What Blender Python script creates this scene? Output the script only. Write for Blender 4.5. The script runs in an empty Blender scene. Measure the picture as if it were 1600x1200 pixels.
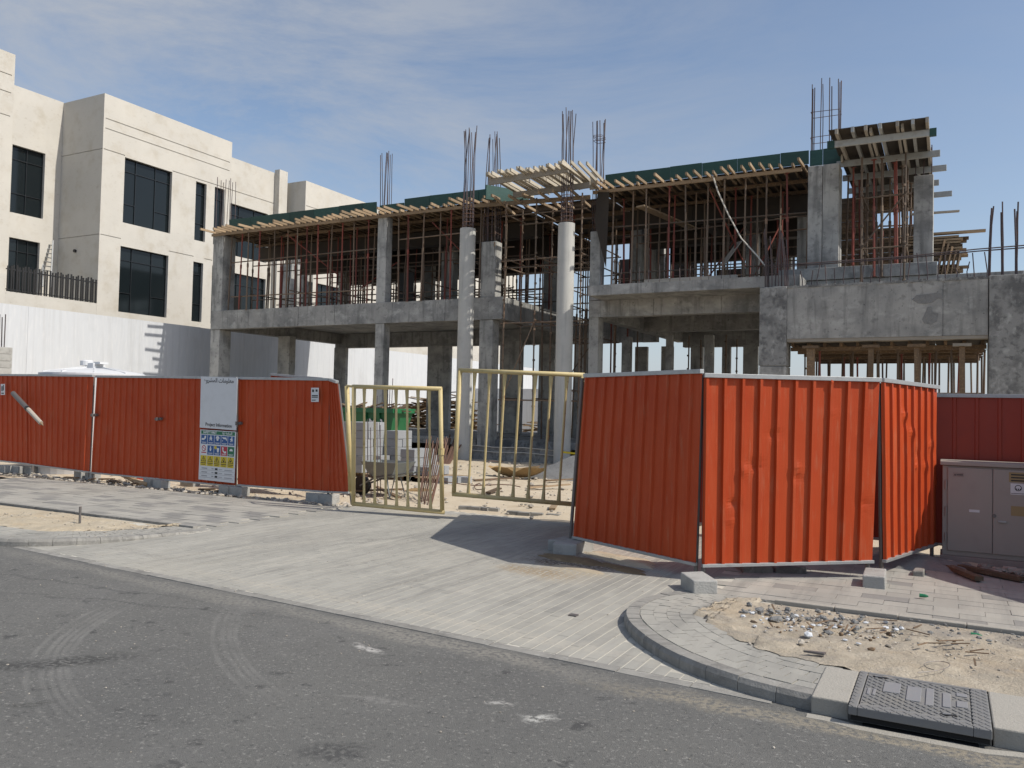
import bpy, bmesh, random
import numpy as np
from math import *
from mathutils import Matrix, Vector, noise as mnoise

R = random.Random(7)
scene = bpy.context.scene
COL = scene.collection

# ------------------------------------------------------------------ camera
FPX = 1280.0                                   # focal length in pixels of the 1600 px wide photograph
EYE = np.array([0., 0., 1.7])
PITCH, ROLL, YAW = atan(39/FPX), radians(1.28), radians(28.)
f0 = np.array([-sin(YAW), cos(YAW), 0.]); r0 = np.array([cos(YAW), sin(YAW), 0.]); u0 = np.array([0., 0., 1.])
FW = f0*cos(PITCH) + u0*sin(PITCH); _up = u0*cos(PITCH) - f0*sin(PITCH)
RT = r0*cos(ROLL) + _up*sin(ROLL); UP = _up*cos(ROLL) - r0*sin(ROLL)
cam = bpy.data.cameras.new('camera'); cam.sensor_width = 36.0; cam.lens = FPX/1600*36
cam.clip_start = 0.1; cam.clip_end = 6000
camo = bpy.data.objects.new('camera', cam); COL.objects.link(camo); scene.camera = camo
camo.matrix_world = Matrix(((RT[0], UP[0], -FW[0], EYE[0]), (RT[1], UP[1], -FW[1], EYE[1]), (RT[2], UP[2], -FW[2], EYE[2]), (0, 0, 0, 1)))

# ------------------------------------------------------------------ light
SUN_AZ = Vector((1.93, 0.18, 0)).normalized(); SUN_EL = radians(46.4)
world = bpy.data.worlds.new('World'); scene.world = world; world.use_nodes = True
nt = world.node_tree; nt.nodes.clear()
sky = nt.nodes.new('ShaderNodeTexSky'); sky.sky_type = 'NISHITA'; sky.sun_disc = False
sky.sun_elevation = SUN_EL; sky.sun_rotation = atan2(SUN_AZ.x, SUN_AZ.y)
sky.air_density = 1.0; sky.dust_density = 1.3; sky.ozone_density = 1.5
tc = nt.nodes.new('ShaderNodeTexCoord')
mp = nt.nodes.new('ShaderNodeMapping'); mp.inputs['Scale'].default_value = (1.0, 1.6, 4.2); mp.inputs['Rotation'].default_value = (0.1, 0.22, 0.5)
nt.links.new(tc.outputs['Generated'], mp.inputs[0])
n1 = nt.nodes.new('ShaderNodeTexNoise'); n1.inputs['Scale'].default_value = 1.7; n1.inputs['Detail'].default_value = 9; n1.inputs['Roughness'].default_value = .68; n1.inputs['Distortion'].default_value = .5
n2 = nt.nodes.new('ShaderNodeTexNoise'); n2.inputs['Scale'].default_value = 1.1; n2.inputs['Detail'].default_value = 2
nt.links.new(mp.outputs[0], n1.inputs['Vector']); nt.links.new(tc.outputs['Generated'], n2.inputs['Vector'])
r1 = nt.nodes.new('ShaderNodeValToRGB'); r1.color_ramp.elements[0].position = .38; r1.color_ramp.elements[1].position = .64
nt.links.new(n1.outputs[0], r1.inputs[0])
# more cloud to the left (towards -X), as the thin veil of the photograph lies
sx = nt.nodes.new('ShaderNodeSeparateXYZ'); nt.links.new(tc.outputs['Generated'], sx.inputs[0])
mr = nt.nodes.new('ShaderNodeMapRange'); mr.inputs['From Min'].default_value = -.12; mr.inputs['From Max'].default_value = -.72
mr.inputs['To Min'].default_value = .10; mr.inputs['To Max'].default_value = .85
nt.links.new(sx.outputs['X'], mr.inputs['Value'])
mu = nt.nodes.new('ShaderNodeMath'); mu.operation = 'MULTIPLY'; nt.links.new(r1.outputs[0], mu.inputs[0]); nt.links.new(mr.outputs[0], mu.inputs[1])
hsv = nt.nodes.new('ShaderNodeHueSaturation'); hsv.inputs['Saturation'].default_value = .92; hsv.inputs['Value'].default_value = 1.42
nt.links.new(sky.outputs[0], hsv.inputs['Color'])
mx = nt.nodes.new('ShaderNodeMix'); mx.data_type = 'RGBA'
nt.links.new(mu.outputs[0], mx.inputs['Factor']); nt.links.new(hsv.outputs[0], mx.inputs[6]); mx.inputs[7].default_value = (4.9, 5.1, 5.45, 1)
hz = nt.nodes.new('ShaderNodeMapRange'); hz.inputs['From Min'].default_value = 0.0; hz.inputs['From Max'].default_value = .16; hz.inputs['To Min'].default_value = .8; hz.inputs['To Max'].default_value = 0
nt.links.new(sx.outputs['Z'], hz.inputs['Value'])                   # bluish white haze low over the horizon, all the way round
mh = nt.nodes.new('ShaderNodeMix'); mh.data_type = 'RGBA'; nt.links.new(hz.outputs[0], mh.inputs['Factor']); nt.links.new(mx.outputs[2], mh.inputs[6]); mh.inputs[7].default_value = (5.3, 5.9, 6.9, 1)
bg = nt.nodes.new('ShaderNodeBackground'); bg.inputs['Strength'].default_value = 0.10
wo = nt.nodes.new('ShaderNodeOutputWorld')
nt.links.new(mh.outputs[2], bg.inputs['Color']); nt.links.new(bg.outputs[0], wo.inputs[0])
sun = bpy.data.lights.new('sun', 'SUN'); sun.energy = 4.3; sun.angle = radians(.53); sun.color = (1, .94, .845)
suno = bpy.data.objects.new('sun', sun); COL.objects.link(suno)
sd = Vector((SUN_AZ.x*cos(SUN_EL), SUN_AZ.y*cos(SUN_EL), sin(SUN_EL)))
suno.rotation_euler = sd.to_track_quat('Z', 'Y').to_euler(); suno.location = sd*60
vs = scene.view_settings; vs.view_transform = 'Standard'; vs.look = 'None'; vs.exposure = 0.0; vs.gamma = 1.0; vs.use_curve_mapping = False
scene.cycles.max_bounces = 8; scene.cycles.diffuse_bounces = 2

# ------------------------------------------------------------------ photo geometry: where a sight line meets a real plane
def ray(x, y): return FW + RT*(x-800)/FPX - UP*(y-600)/FPX
def G(x, y, z=0.):
    d = ray(x, y); return EYE + d*((z-EYE[2])/d[2])
def PY(x, y, Y):
    d = ray(x, y); return EYE + d*(Y/d[1])
def PX(x, y, X):
    d = ray(x, y); return EYE + d*(X/d[0])
def D(x, y, dep): return EYE + ray(x, y)*dep

# ------------------------------------------------------------------ materials
MATS = {}
def lin(h):
    c = [int(h[i:i+2], 16)/255 for i in (0, 2, 4)]
    return tuple(v/12.92 if v <= .04045 else ((v+.055)/1.055)**2.4 for v in c)
def mat(name, base, rough=.85, layers=(), bump=0., bscale=40., metal=0., rnd=0., spec=.5, bump2=None, bstretch=(1, 1, 1), extra=None, coat=0., wpos=False):
    m = bpy.data.materials.new(name); m.use_nodes = True; MATS[name] = m
    t = m.node_tree; N = t.nodes; L = t.links
    b = N['Principled BSDF']; b.inputs['Roughness'].default_value = rough; b.inputs['Metallic'].default_value = metal
    b.inputs['Specular IOR Level'].default_value = spec; b.inputs['Coat Weight'].default_value = coat
    tcn = N.new('ShaderNodeTexCoord'); oi = N.new('ShaderNodeObjectInfo'); ge = N.new('ShaderNodeNewGeometry')
    off = N.new('ShaderNodeVectorMath'); off.operation = 'MULTIPLY_ADD'
    L.new(oi.outputs['Random'], off.inputs[0]); off.inputs[1].default_value = (37., 53., 71.); L.new(tcn.outputs['Object'], off.inputs[2])
    vec = ge.outputs['Position'] if wpos else off.outputs[0]
    rgb = N.new('ShaderNodeRGB'); rgb.outputs[0].default_value = (*base, 1); cur = rgb.outputs[0]
    for (c, sc, lo, hi, st, stretch) in layers:
        mpn = N.new('ShaderNodeMapping'); mpn.inputs['Scale'].default_value = stretch; L.new(vec, mpn.inputs[0])
        n = N.new('ShaderNodeTexNoise'); n.inputs['Scale'].default_value = sc; n.inputs['Detail'].default_value = 7; n.inputs['Roughness'].default_value = .6
        L.new(mpn.outputs[0], n.inputs['Vector'])
        k = N.new('ShaderNodeMapRange'); k.inputs['From Min'].default_value = lo; k.inputs['From Max'].default_value = hi
        k.inputs['To Min'].default_value = 0; k.inputs['To Max'].default_value = st; L.new(n.outputs[0], k.inputs['Value'])
        x = N.new('ShaderNodeMix'); x.data_type = 'RGBA'; L.new(k.outputs[0], x.inputs['Factor']); L.new(cur, x.inputs[6]); x.inputs[7].default_value = (*c, 1)
        cur = x.outputs[2]
    if rnd:
        a = N.new('ShaderNodeMath'); a.operation = 'ADD'; L.new(oi.outputs['Random'], a.inputs[0]); L.new(ge.outputs['Random Per Island'], a.inputs[1])
        f = N.new('ShaderNodeMath'); f.operation = 'FRACT'; L.new(a.outputs[0], f.inputs[0])
        k = N.new('ShaderNodeMapRange'); k.inputs['To Min'].default_value = 1-rnd; k.inputs['To Max'].default_value = 1+rnd; L.new(f.outputs[0], k.inputs['Value'])
        h = N.new('ShaderNodeVectorMath'); h.operation = 'SCALE'; L.new(cur, h.inputs[0]); L.new(k.outputs[0], h.inputs['Scale']); cur = h.outputs[0]
    if extra: cur = extra(t, tcn, cur)
    L.new(cur, b.inputs['Base Color'])
    if bump:
        mpn = N.new('ShaderNodeMapping'); mpn.inputs['Scale'].default_value = bstretch; L.new(vec, mpn.inputs[0])
        n = N.new('ShaderNodeTexNoise'); n.inputs['Scale'].default_value = bscale; n.inputs['Detail'].default_value = 8; n.inputs['Roughness'].default_value = .65
        L.new(mpn.outputs[0], n.inputs['Vector'])
        bp = N.new('ShaderNodeBump'); bp.inputs['Strength'].default_value = bump; bp.inputs['Distance'].default_value = .02
        L.new(n.outputs[0], bp.inputs['Height']); L.new(bp.outputs[0], b.inputs['Normal'])
    return m
I3 = (1, 1, 1)
def ring_extra(rings, blots):
    """tyre arcs and oil stains at their own places on the road (world metres)"""
    def fn(t, tcn, cur):
        N, L = t.nodes, t.links
        class tcn: outputs = {'Object': N.new('ShaderNodeNewGeometry').outputs['Position']}
        nz = N.new('ShaderNodeTexNoise'); nz.inputs['Scale'].default_value = 3.; nz.inputs['Detail'].default_value = 6; L.new(tcn.outputs['Object'], nz.inputs['Vector'])
        sep = N.new('ShaderNodeVectorMath'); sep.operation = 'SUBTRACT'; L.new(nz.outputs['Color'], sep.inputs[0]); sep.inputs[1].default_value = (.5, .5, .5)
        def warped(amt):
            w = N.new('ShaderNodeVectorMath'); w.operation = 'MULTIPLY_ADD'; L.new(sep.outputs[0], w.inputs[0]); w.inputs[1].default_value = (amt, amt, 0); L.new(tcn.outputs['Object'], w.inputs[2]); return w.outputs[0]
        def mixc(fac, c):
            nonlocal cur
            x = N.new('ShaderNodeMix'); x.data_type = 'RGBA'; L.new(fac, x.inputs['Factor']); L.new(cur, x.inputs[6]); x.inputs[7].default_value = (*c, 1); cur = x.outputs[2]
        wv = warped(.03)
        for (cx, cy, rad, wid, st, a0, a1) in rings:
            s = N.new('ShaderNodeVectorMath'); s.operation = 'SUBTRACT'; L.new(wv, s.inputs[0]); s.inputs[1].default_value = (cx, cy, 0)
            q = N.new('ShaderNodeSeparateXYZ'); L.new(s.outputs[0], q.inputs[0])
            cb = N.new('ShaderNodeCombineXYZ'); L.new(q.outputs[0], cb.inputs[0]); L.new(q.outputs[1], cb.inputs[1])
            ln = N.new('ShaderNodeVectorMath'); ln.operation = 'LENGTH'; L.new(cb.outputs[0], ln.inputs[0])
            d = N.new('ShaderNodeMath'); d.operation = 'SUBTRACT'; L.new(ln.outputs['Value'], d.inputs[0]); d.inputs[1].default_value = rad
            ab = N.new('ShaderNodeMath'); ab.operation = 'ABSOLUTE'; L.new(d.outputs[0], ab.inputs[0])
            k = N.new('ShaderNodeMapRange'); k.inputs['From Min'].default_value = wid; k.inputs['From Max'].default_value = wid*.35; L.new(ab.outputs[0], k.inputs['Value'])
            an = N.new('ShaderNodeMath'); an.operation = 'ARCTAN2'; L.new(q.outputs[1], an.inputs[0]); L.new(q.outputs[0], an.inputs[1])
            mid, half = (a0+a1)/2, (a1-a0)/2
            c1 = N.new('ShaderNodeMath'); c1.operation = 'SUBTRACT'; L.new(an.outputs[0], c1.inputs[0]); c1.inputs[1].default_value = mid
            c2 = N.new('ShaderNodeMath'); c2.operation = 'WRAP'; L.new(c1.outputs[0], c2.inputs[0]); c2.inputs[1].default_value = pi; c2.inputs[2].default_value = -pi
            c3 = N.new('ShaderNodeMath'); c3.operation = 'ABSOLUTE'; L.new(c2.outputs[0], c3.inputs[0])
            kk = N.new('ShaderNodeMapRange'); kk.inputs['From Min'].default_value = half; kk.inputs['From Max'].default_value = half*.5; L.new(c3.outputs[0], kk.inputs['Value'])
            p = N.new('ShaderNodeMath'); p.operation = 'MULTIPLY'; L.new(k.outputs[0], p.inputs[0]); L.new(kk.outputs[0], p.inputs[1])
            nn = N.new('ShaderNodeMath'); nn.operation = 'MULTIPLY'; L.new(p.outputs[0], nn.inputs[0])
            n9 = N.new('ShaderNodeMapRange'); n9.inputs['From Min'].default_value = .3; n9.inputs['From Max'].default_value = .65; n9.inputs['To Max'].default_value = st; L.new(nz.outputs[0], n9.inputs['Value'])
            L.new(n9.outputs[0], nn.inputs[1])
            mixc(nn.outputs[0], (.22, .215, .20))
        wb = warped(.34)
        gn = N.new('ShaderNodeTexNoise'); gn.inputs['Scale'].default_value = 30.; gn.inputs['Detail'].default_value = 5; L.new(tcn.outputs['Object'], gn.inputs['Vector'])
        grain = N.new('ShaderNodeMapRange'); grain.inputs['From Min'].default_value = .38; grain.inputs['From Max'].default_value = .56; L.new(gn.outputs[0], grain.inputs['Value'])
        for (cx, cy, rx, ry, ang, st, c) in blots:
            mpn = N.new('ShaderNodeMapping'); mpn.vector_type = 'TEXTURE'; mpn.inputs['Location'].default_value = (cx, cy, 0); mpn.inputs['Rotation'].default_value = (0, 0, ang); mpn.inputs['Scale'].default_value = (rx, ry, 1)
            L.new(wb, mpn.inputs[0])
            fl = N.new('ShaderNodeVectorMath'); fl.operation = 'MULTIPLY'; L.new(mpn.outputs[0], fl.inputs[0]); fl.inputs[1].default_value = (1, 1, 0)
            ln = N.new('ShaderNodeVectorMath'); ln.operation = 'LENGTH'; L.new(fl.outputs[0], ln.inputs[0])
            k = N.new('ShaderNodeMapRange'); k.inputs['From Min'].default_value = 1.15; k.inputs['From Max'].default_value = .45; k.inputs['To Max'].default_value = st; L.new(ln.outputs['Value'], k.inputs['Value'])
            gm = N.new('ShaderNodeMath'); gm.operation = 'MULTIPLY'; L.new(k.outputs[0], gm.inputs[0]); L.new(grain.outputs[0], gm.inputs[1])
            mixc(gm.outputs[0], c)
        return cur
    return fn

CONC = [((.175, .178, .175), 1.1, .44, .64, .8, I3), ((.47, .465, .44), 2.1, .51, .70, .75, (1, 1, 1.6)), ((.135, .135, .13), 6, .56, .70, .65, I3), ((.13, .13, .125), 1.6, .52, .70, .75, (3, 3, .3)), ((.07, .07, .07), 13, .64, .70, .8, I3), ((.10, .10, .10), 26, .66, .73, .7, I3)]
mat('concrete', (.325, .32, .302), .9, CONC, .35, 22, rnd=.07)
mat('column_concrete', (.42, .415, .39), .9, CONC, .25, 22)
mat('round_concrete', (.47, .465, .435), .9, [((.33, .33, .315), 1.4, .48, .72, .55, I3), ((.24, .24, .23), 2., .56, .74, .5, (4, 4, .25)), ((.16, .16, .155), 20, .69, .75, .6, I3)], .2, 22)
mat('rough_concrete', (.26, .26, .25), .95, [((.10, .10, .10), 2.2, .46, .62, .8, I3), ((.09, .09, .09), 8, .52, .66, .7, I3), ((.45, .45, .43), 5, .55, .70, .7, (1, 1, .7))], .9, 25)
mat('block_concrete', (.36, .355, .335), .95, [((.22, .215, .20), 5, .45, .7, .7, I3), ((.46, .45, .41), 30, .55, .75, .5, I3)], .6, 60, rnd=.08)
mat('villa_stone', (.51, .485, .435), .85, [((.40, .355, .28), 1.6, .50, .72, .6, I3), ((.33, .295, .24), 5, .60, .74, .6, (1, 1, 2.2)), ((.58, .55, .49), .7, .45, .7, .6, I3), ((.36, .33, .28), 17, .70, .80, .5, I3)], .12, 12)
mat('groove_dark', (.30, .27, .22), .9)
mat('white_plaster', (.53, .55, .575), .9, [((.44, .45, .46), 2.2, .48, .72, .6, (3.5, 3.5, .12)), ((.41, .42, .43), .8, .55, .8, .5, I3), ((.62, .625, .63), 6, .5, .7, .5, (2, 2, .3))], .25, 12, bstretch=(2.5, 2.5, .2))
mat('glass', (.010, .014, .016), .08, spec=.32)
mat('window_frame', (.014, .016, .018), .35)
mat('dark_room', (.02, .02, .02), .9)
mat('black_metal', (.018, .018, .019), .5)
mat('white_paint', (.60, .61, .62), .5)
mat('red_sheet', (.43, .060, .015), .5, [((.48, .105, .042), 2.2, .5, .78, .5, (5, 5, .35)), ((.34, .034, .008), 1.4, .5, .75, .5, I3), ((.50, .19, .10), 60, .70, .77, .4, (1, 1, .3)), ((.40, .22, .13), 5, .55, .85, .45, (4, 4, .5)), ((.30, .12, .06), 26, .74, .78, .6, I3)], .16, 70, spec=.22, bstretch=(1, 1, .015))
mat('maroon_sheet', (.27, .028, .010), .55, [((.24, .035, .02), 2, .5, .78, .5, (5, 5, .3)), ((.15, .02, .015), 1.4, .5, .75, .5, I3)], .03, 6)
mat('galvanised', (.40, .41, .41), .5, [((.26, .26, .25), 9, .5, .75, .6, I3), ((.28, .16, .08), 14, .66, .8, .6, I3)], .05, 30, metal=.55)
mat('steel_post', (.16, .15, .145), .55, [((.20, .10, .05), 10, .52, .75, .6, I3)], .05, 30, metal=.5)
mat('yellow_paint', (.50, .40, .19), .55, [((.60, .52, .32), 4, .5, .75, .55, I3), ((.22, .10, .035), 11, .63, .72, .85, I3), ((.38, .28, .12), 6, .55, .75, .4, I3)], .08, 30)
mat('rust_steel', (.115, .062, .042), .8, [((.20, .095, .05), 12, .5, .75, .7, I3), ((.05, .035, .03), 6, .5, .75, .6, I3)], .1, 50, rnd=.35)
mat('rebar_steel', (.075, .058, .062), .7, [((.16, .07, .04), 6, .52, .75, .7, I3)], .1, 80, rnd=.3)
mat('prop_steel', (.15, .108, .075), .65, [((.17, .085, .045), 5, .5, .7, .7, (1, 1, .4)), ((.33, .31, .28), 8, .62, .75, .6, I3)], .08, 50, rnd=.4)
mat('prop_red', (.20, .045, .03), .6, [((.12, .06, .04), 5, .5, .7, .7, (1, 1, .4))], .08, 50, rnd=.3)
WOODL = [((.24, .155, .08), 4, .48, .75, .7, (4, .4, 4)), ((.46, .36, .23), 7, .55, .8, .5, (3, .3, 3))]
mat('timber', (.30, .22, .14), .85, WOODL, .25, 14, rnd=.28, bstretch=(5, .5, 5))
mat('pale_timber', (.43, .385, .305), .8, [((.30, .25, .18), 4, .5, .78, .6, (4, .4, 4))], .2, 14, rnd=.18)
mat('old_or_shaded_timber', (.13, .088, .055), .9, WOODL, .3, 14, rnd=.45)  # old scrap wood; on the decks its dark colour stands in for shade
mat('grey_timber', (.33, .30, .255), .9, [((.20, .17, .13), 4, .5, .75, .6, (.4, 4, 4))], .25, 14, rnd=.25)
mat('beam_aluminium', (.36, .37, .36), .5, [((.22, .2, .17), 5, .5, .75, .6, I3)], .05, 30, metal=.2, rnd=.15)
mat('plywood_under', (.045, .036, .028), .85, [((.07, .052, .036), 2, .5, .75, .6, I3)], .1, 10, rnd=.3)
mat('green_board', (.014, .058, .048), .6, [((.035, .10, .08), 6, .52, .78, .6, (.5, 1, 3)), ((.20, .20, .17), 18, .69, .78, .6, (1, 1, .25)), ((.012, .045, .04), 2, .5, .75, .5, I3)], .08, 18, rnd=.22)
mat('green_skip', (.014, .125, .045), .5, [((.05, .07, .04), 5, .58, .78, .6, I3), ((.02, .16, .06), 2, .5, .75, .5, I3)], .06, 12)
mat('blockwork', (.28, .29, .30), .95, [((.30, .31, .32), 5, .5, .75, .6, I3), ((.36, .36, .36), 20, .55, .75, .4, I3)], .4, 50, rnd=.12)
mat('cabinet_paint', (.32, .29, .255), .5, [((.26, .215, .19), 2.5, .5, .75, .5, I3), ((.40, .35, .32), 5, .58, .8, .4, (1, 1, .3)), ((.2, .13, .08), 16, .70, .8, .5, I3)], .03, 20)
mat('cabinet_plinth', (.28, .24, .215), .85, [((.18, .15, .13), 5, .5, .75, .6, I3)], .2, 30)
mat('cast_iron', (.19, .188, .185), .7, [((.22, .21, .19), 6, .46, .72, .6, I3), ((.28, .25, .20), 3, .52, .8, .5, I3)], .12, 60, metal=.1)
mat('iron_pad', (.23, .23, .235), .6, [((.28, .27, .25), 8, .48, .75, .6, I3)], .08, 60, metal=.1)
mat('dark_void', (.012, .012, .012), .95)
SAND = [((.38, .29, .185), 2.2, .48, .72, .6, I3), ((.60, .53, .42), 5, .52, .78, .6, I3), ((.28, .215, .14), 22, .60, .78, .5, I3), ((.68, .62, .52), 60, .6, .75, .5, I3)]
mat('site_sand', (.50, .425, .315), .95, SAND, .5, 35)
mat('verge_sand', (.42, .36, .265), .95, SAND, .7, 45)
mat('verge_soil', (.375, .325, .25), .95, SAND+[((.255, .235, .205), 1.6, .48, .64, .8, I3), ((.22, .19, .15), 9, .56, .68, .6, I3)], .9, 40)
mat('far_ground', (.47, .41, .31), .95, [((.36, .31, .23), .05, .45, .7, .6, I3)])
mat('stone', (.36, .325, .275), .95, [((.28, .26, .23), 8, .5, .75, .6, I3)], .5, 30, rnd=.35)
mat('gravel_grey', (.22, .22, .215), .95, [((.14, .14, .14), 12, .5, .7, .6, I3), ((.34, .33, .31), 50, .58, .7, .6, I3)], 1.0, 60)
PAVL = [((.20, .195, .178), .9, .46, .72, .6, (1.6, .5, 1)), ((.19, .185, .17), 3.2, .50, .70, .55, (2.2, .16, 1)), ((.47, .44, .38), 2.6, .54, .74, .4, (2., .2, 1)), ((.38, .355, .30), .6, .5, .75, .5, I3), ((.43, .41, .375), 35, .6, .78, .4, I3), ((.165, .16, .15), 16, .66, .78, .4, I3)]
mat('tile_light', (.335, .32, .285), .9, PAVL, .3, 90, rnd=.05, wpos=True)
mat('tile_dark', (.215, .208, .195), .9, PAVL[:1]+PAVL[2:], .3, 90, rnd=.05, wpos=True)
mat('joint_sand', (.50, .475, .41), .95, [((.36, .33, .28), 1.5, .50, .72, .7, I3)], .4, 60)
mat('kerb_stone', (.265, .255, .232), .9, [((.15, .145, .135), 6, .45, .68, .7, I3), ((.44, .43, .40), 18, .55, .75, .4, I3)], .45, 60, rnd=.10)
mat('pale_concrete', (.34, .32, .28), .9, [((.30, .28, .24), 6, .5, .75, .6, I3)], .4, 60)
mat('white_board', (.62, .63, .64), .5, [((.5, .5, .5), 5, .5, .75, .4, I3)])
for nm, c in dict(print_black=(.02, .02, .02), print_blue=(.018, .085, .26), print_green=(.02, .15, .07), print_red=(.42, .03, .05), print_yellow=(.60, .45, .02), print_white=(.68, .68, .68), print_grey=(.3, .3, .32), print_orange=(.55, .2, .03), sticker_tan=(.30, .22, .10)).items(): mat(nm, c, .55)
mat('orange_plastic', (.75, .09, .02), .45)
mat('dry_brown', (.30, .20, .09), .9, [((.16, .10, .05), 9, .48, .72, .7, I3)], .5, 30)
mat('wet_sand', (.20, .15, .085), .95, [((.11, .085, .05), 8, .45, .7, .7, I3), ((.36, .29, .18), 5, .55, .72, .7, I3)], .7, 45)
mat('barrow_grey', (.16, .18, .18), .5, [((.3, .3, .28), 7, .55, .75, .6, I3)])
mat('bottle_green', (.02, .16, .07), .3)
mat('black_plastic', (.02, .02, .02), .5)
mat('rope_grey', (.55, .52, .46), .8)
mat('pipe_tan', (.36, .24, .13), .7, [((.22, .14, .08), 6, .5, .75, .6, I3)])

PBLOT = [(-3.80, 7.78, .48, .22, -.2, .9, (.19, .135, .075)), (-3.70, 7.73, .62, .30, -.2, .45, (.40, .32, .21)), (-3.6, 8.55, .75, .32, -.35, .95, (.085, .062, .038)), (-3.9, 8.35, .4, .2, -.2, .9, (.09, .066, .04)), (-3.3, 9.0, .5, .2, -.4, .7, (.20, .15, .09)), (-3.5, 8.05, .5, .2, -.3, .6, (.40, .32, .2)), (-5.6, 7.1, .5, .06, 1.35, .5, (.17, .165, .15)), (-6.4, 8.4, .9, .07, 1.3, .5, (.17, .165, .15)), (-4.6, 6.6, .9, .05, 1.45, .45, (.16, .155, .14)),
    (-7.2, 7.2, 1.6, .12, 1.25, .35, (.45, .42, .36)), (-3.0, 5.55, 1.6, .14, -.07, .4, (.44, .40, .33)), (-5.2, 5.75, 1.8, .12, -.07, .35, (.44, .40, .33)), (-6.8, 10.9, 1.6, .3, 0, .6, (.46, .40, .30)), (-7.9, 6.2, 1.2, .1, -.07, .35, (.2, .19, .17))]
mat('paver', (.335, .323, .288), .9, PAVL, .35, 90, rnd=.05, wpos=True, extra=ring_extra([(-3.2, 12.5, 4.6, .09, .3, radians(-150), radians(-40)), (-3.2, 12.5, 6.1, .09, .3, radians(-150), radians(-40))], PBLOT))

# ------------------------------------------------------------------ mesh builder
class MB:
    def __init__(s): s.v = []; s.f = []
    def add(s, vs, fs):
        n = len(s.v); s.v += [tuple(map(float, p)) for p in vs]; s.f += [tuple(i+n for i in f) for f in fs]
    def box(s, x0, x1, y0, y1, z0, z1):
        s.add([(x0,y0,z0),(x1,y0,z0),(x1,y1,z0),(x0,y1,z0),(x0,y0,z1),(x1,y0,z1),(x1,y1,z1),(x0,y1,z1)],
              [(0,3,2,1),(4,5,6,7),(0,1,5,4),(1,2,6,5),(2,3,7,6),(3,0,4,7)]); return s
    def hexa(s, b, t):
        s.add(list(b)+list(t), [(0,3,2,1),(4,5,6,7),(0,1,5,4),(1,2,6,5),(2,3,7,6),(3,0,4,7)]); return s
    def bar(s, a, b, w, h, up=(0, 0, 1)):
        a, b = Vector(a), Vector(b); d = (b-a).normalized(); u = Vector(up)
        sx = d.cross(u)
        if sx.length < 1e-4: sx = d.cross(Vector((1, 0, 0)))
        sx.normalize(); uz = sx.cross(d).normalized(); sx *= w/2; uz *= h/2
        s.hexa([a-sx-uz, b-sx-uz, b+sx-uz, a+sx-uz], [a-sx+uz, b-sx+uz, b+sx+uz, a+sx+uz]); return s
    def tube(s, a, b, r, n=7, r2=None):
        a, b = Vector(a), Vector(b); d = (b-a).normalized(); x = d.orthogonal().normalized(); y = d.cross(x); r2 = r if r2 is None else r2
        ring = lambda p, q: [p + (x*cos(2*pi*i/n)+y*sin(2*pi*i/n))*q for i in range(n)]
        s.add(ring(a, r)+ring(b, r2), [(i, (i+1) % n, n+(i+1) % n, n+i) for i in range(n)]+[tuple(range(n-1, -1, -1)), tuple(range(n, 2*n))]); return s
    def path(s, pts, r, n=5):
        pts = [Vector(p) for p in pts]; rings = []; base = len(s.v)
        for i, p in enumerate(pts):
            d = (pts[min(i+1, len(pts)-1)]-pts[max(i-1, 0)]).normalized(); u = Vector((0, 0, 1)) if abs(d.z) < .95 else Vector((1, 0, 0))
            x = d.cross(u).normalized(); y = x.cross(d); rings += [p+(x*cos(2*pi*k/n)+y*sin(2*pi*k/n))*r for k in range(n)]
        fs = [(i*n+k, i*n+(k+1) % n, (i+1)*n+(k+1) % n, (i+1)*n+k) for i in range(len(pts)-1) for k in range(n)]
        fs += [tuple(range(n-1, -1, -1)), tuple(range((len(pts)-1)*n, len(pts)*n))]
        s.add(rings, fs); return s
    def quad(s, a, b, c, d): s.add([a, b, c, d], [(0, 1, 2, 3)]); return s
    def prism(s, poly, z0, z1):
        n = len(poly); s.add([(x, y, z0) for x, y in poly]+[(x, y, z1) for x, y in poly],
              [(i, (i+1) % n, n+(i+1) % n, n+i) for i in range(n)]+[tuple(range(n-1, -1, -1)), tuple(range(n, 2*n))]); return s
    def lathe(s, c, prof, n=24):
        c = Vector(c); vs = [c+Vector((r*cos(2*pi*k/n), r*sin(2*pi*k/n), z)) for r, z in prof for k in range(n)]
        fs = [(i*n+k, i*n+(k+1) % n, (i+1)*n+(k+1) % n, (i+1)*n+k) for i in range(len(prof)-1) for k in range(n)]
        fs += [tuple(range(n-1, -1, -1)), tuple(range((len(prof)-1)*n, len(prof)*n))]
        s.add(vs, fs); return s
    def mesh(s, name, off, smooth=False):
        me = bpy.data.meshes.new(name); o = Vector(off)
        me.from_pydata([tuple(Vector(p)-o) for p in s.v], [], s.f)
        bm = bmesh.new(); bm.from_mesh(me); bmesh.ops.recalc_face_normals(bm, faces=bm.faces); bm.to_mesh(me); bm.free()
        if smooth:
            for p in me.polygons: p.use_smooth = True
        return me
    def build(s, name, m, parent=None, loc=None, bevel=0., smooth=False):
        base = wloc(parent) if parent else Vector((0, 0, 0))
        o_at = Vector(loc) if loc is not None else base
        me = s.mesh(name, o_at, smooth); me.materials.append(MATS[m])
        o = bpy.data.objects.new(name, me); COL.objects.link(o); o.location = o_at - base
        WL[o.name] = o_at
        if parent: o.parent = parent
        if bevel:
            b = o.modifiers.new('bevel', 'BEVEL'); b.width = bevel; b.segments = 2; b.limit_method = 'ANGLE'
        return o
WL = {}
def wloc(o): return WL[o.name]
def tag(o, label=None, cat=None, group=None, kind=None):
    if label: o['label'] = label
    if cat: o['category'] = cat
    if group: o['group'] = group
    if kind: o['kind'] = kind
    return o
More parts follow.
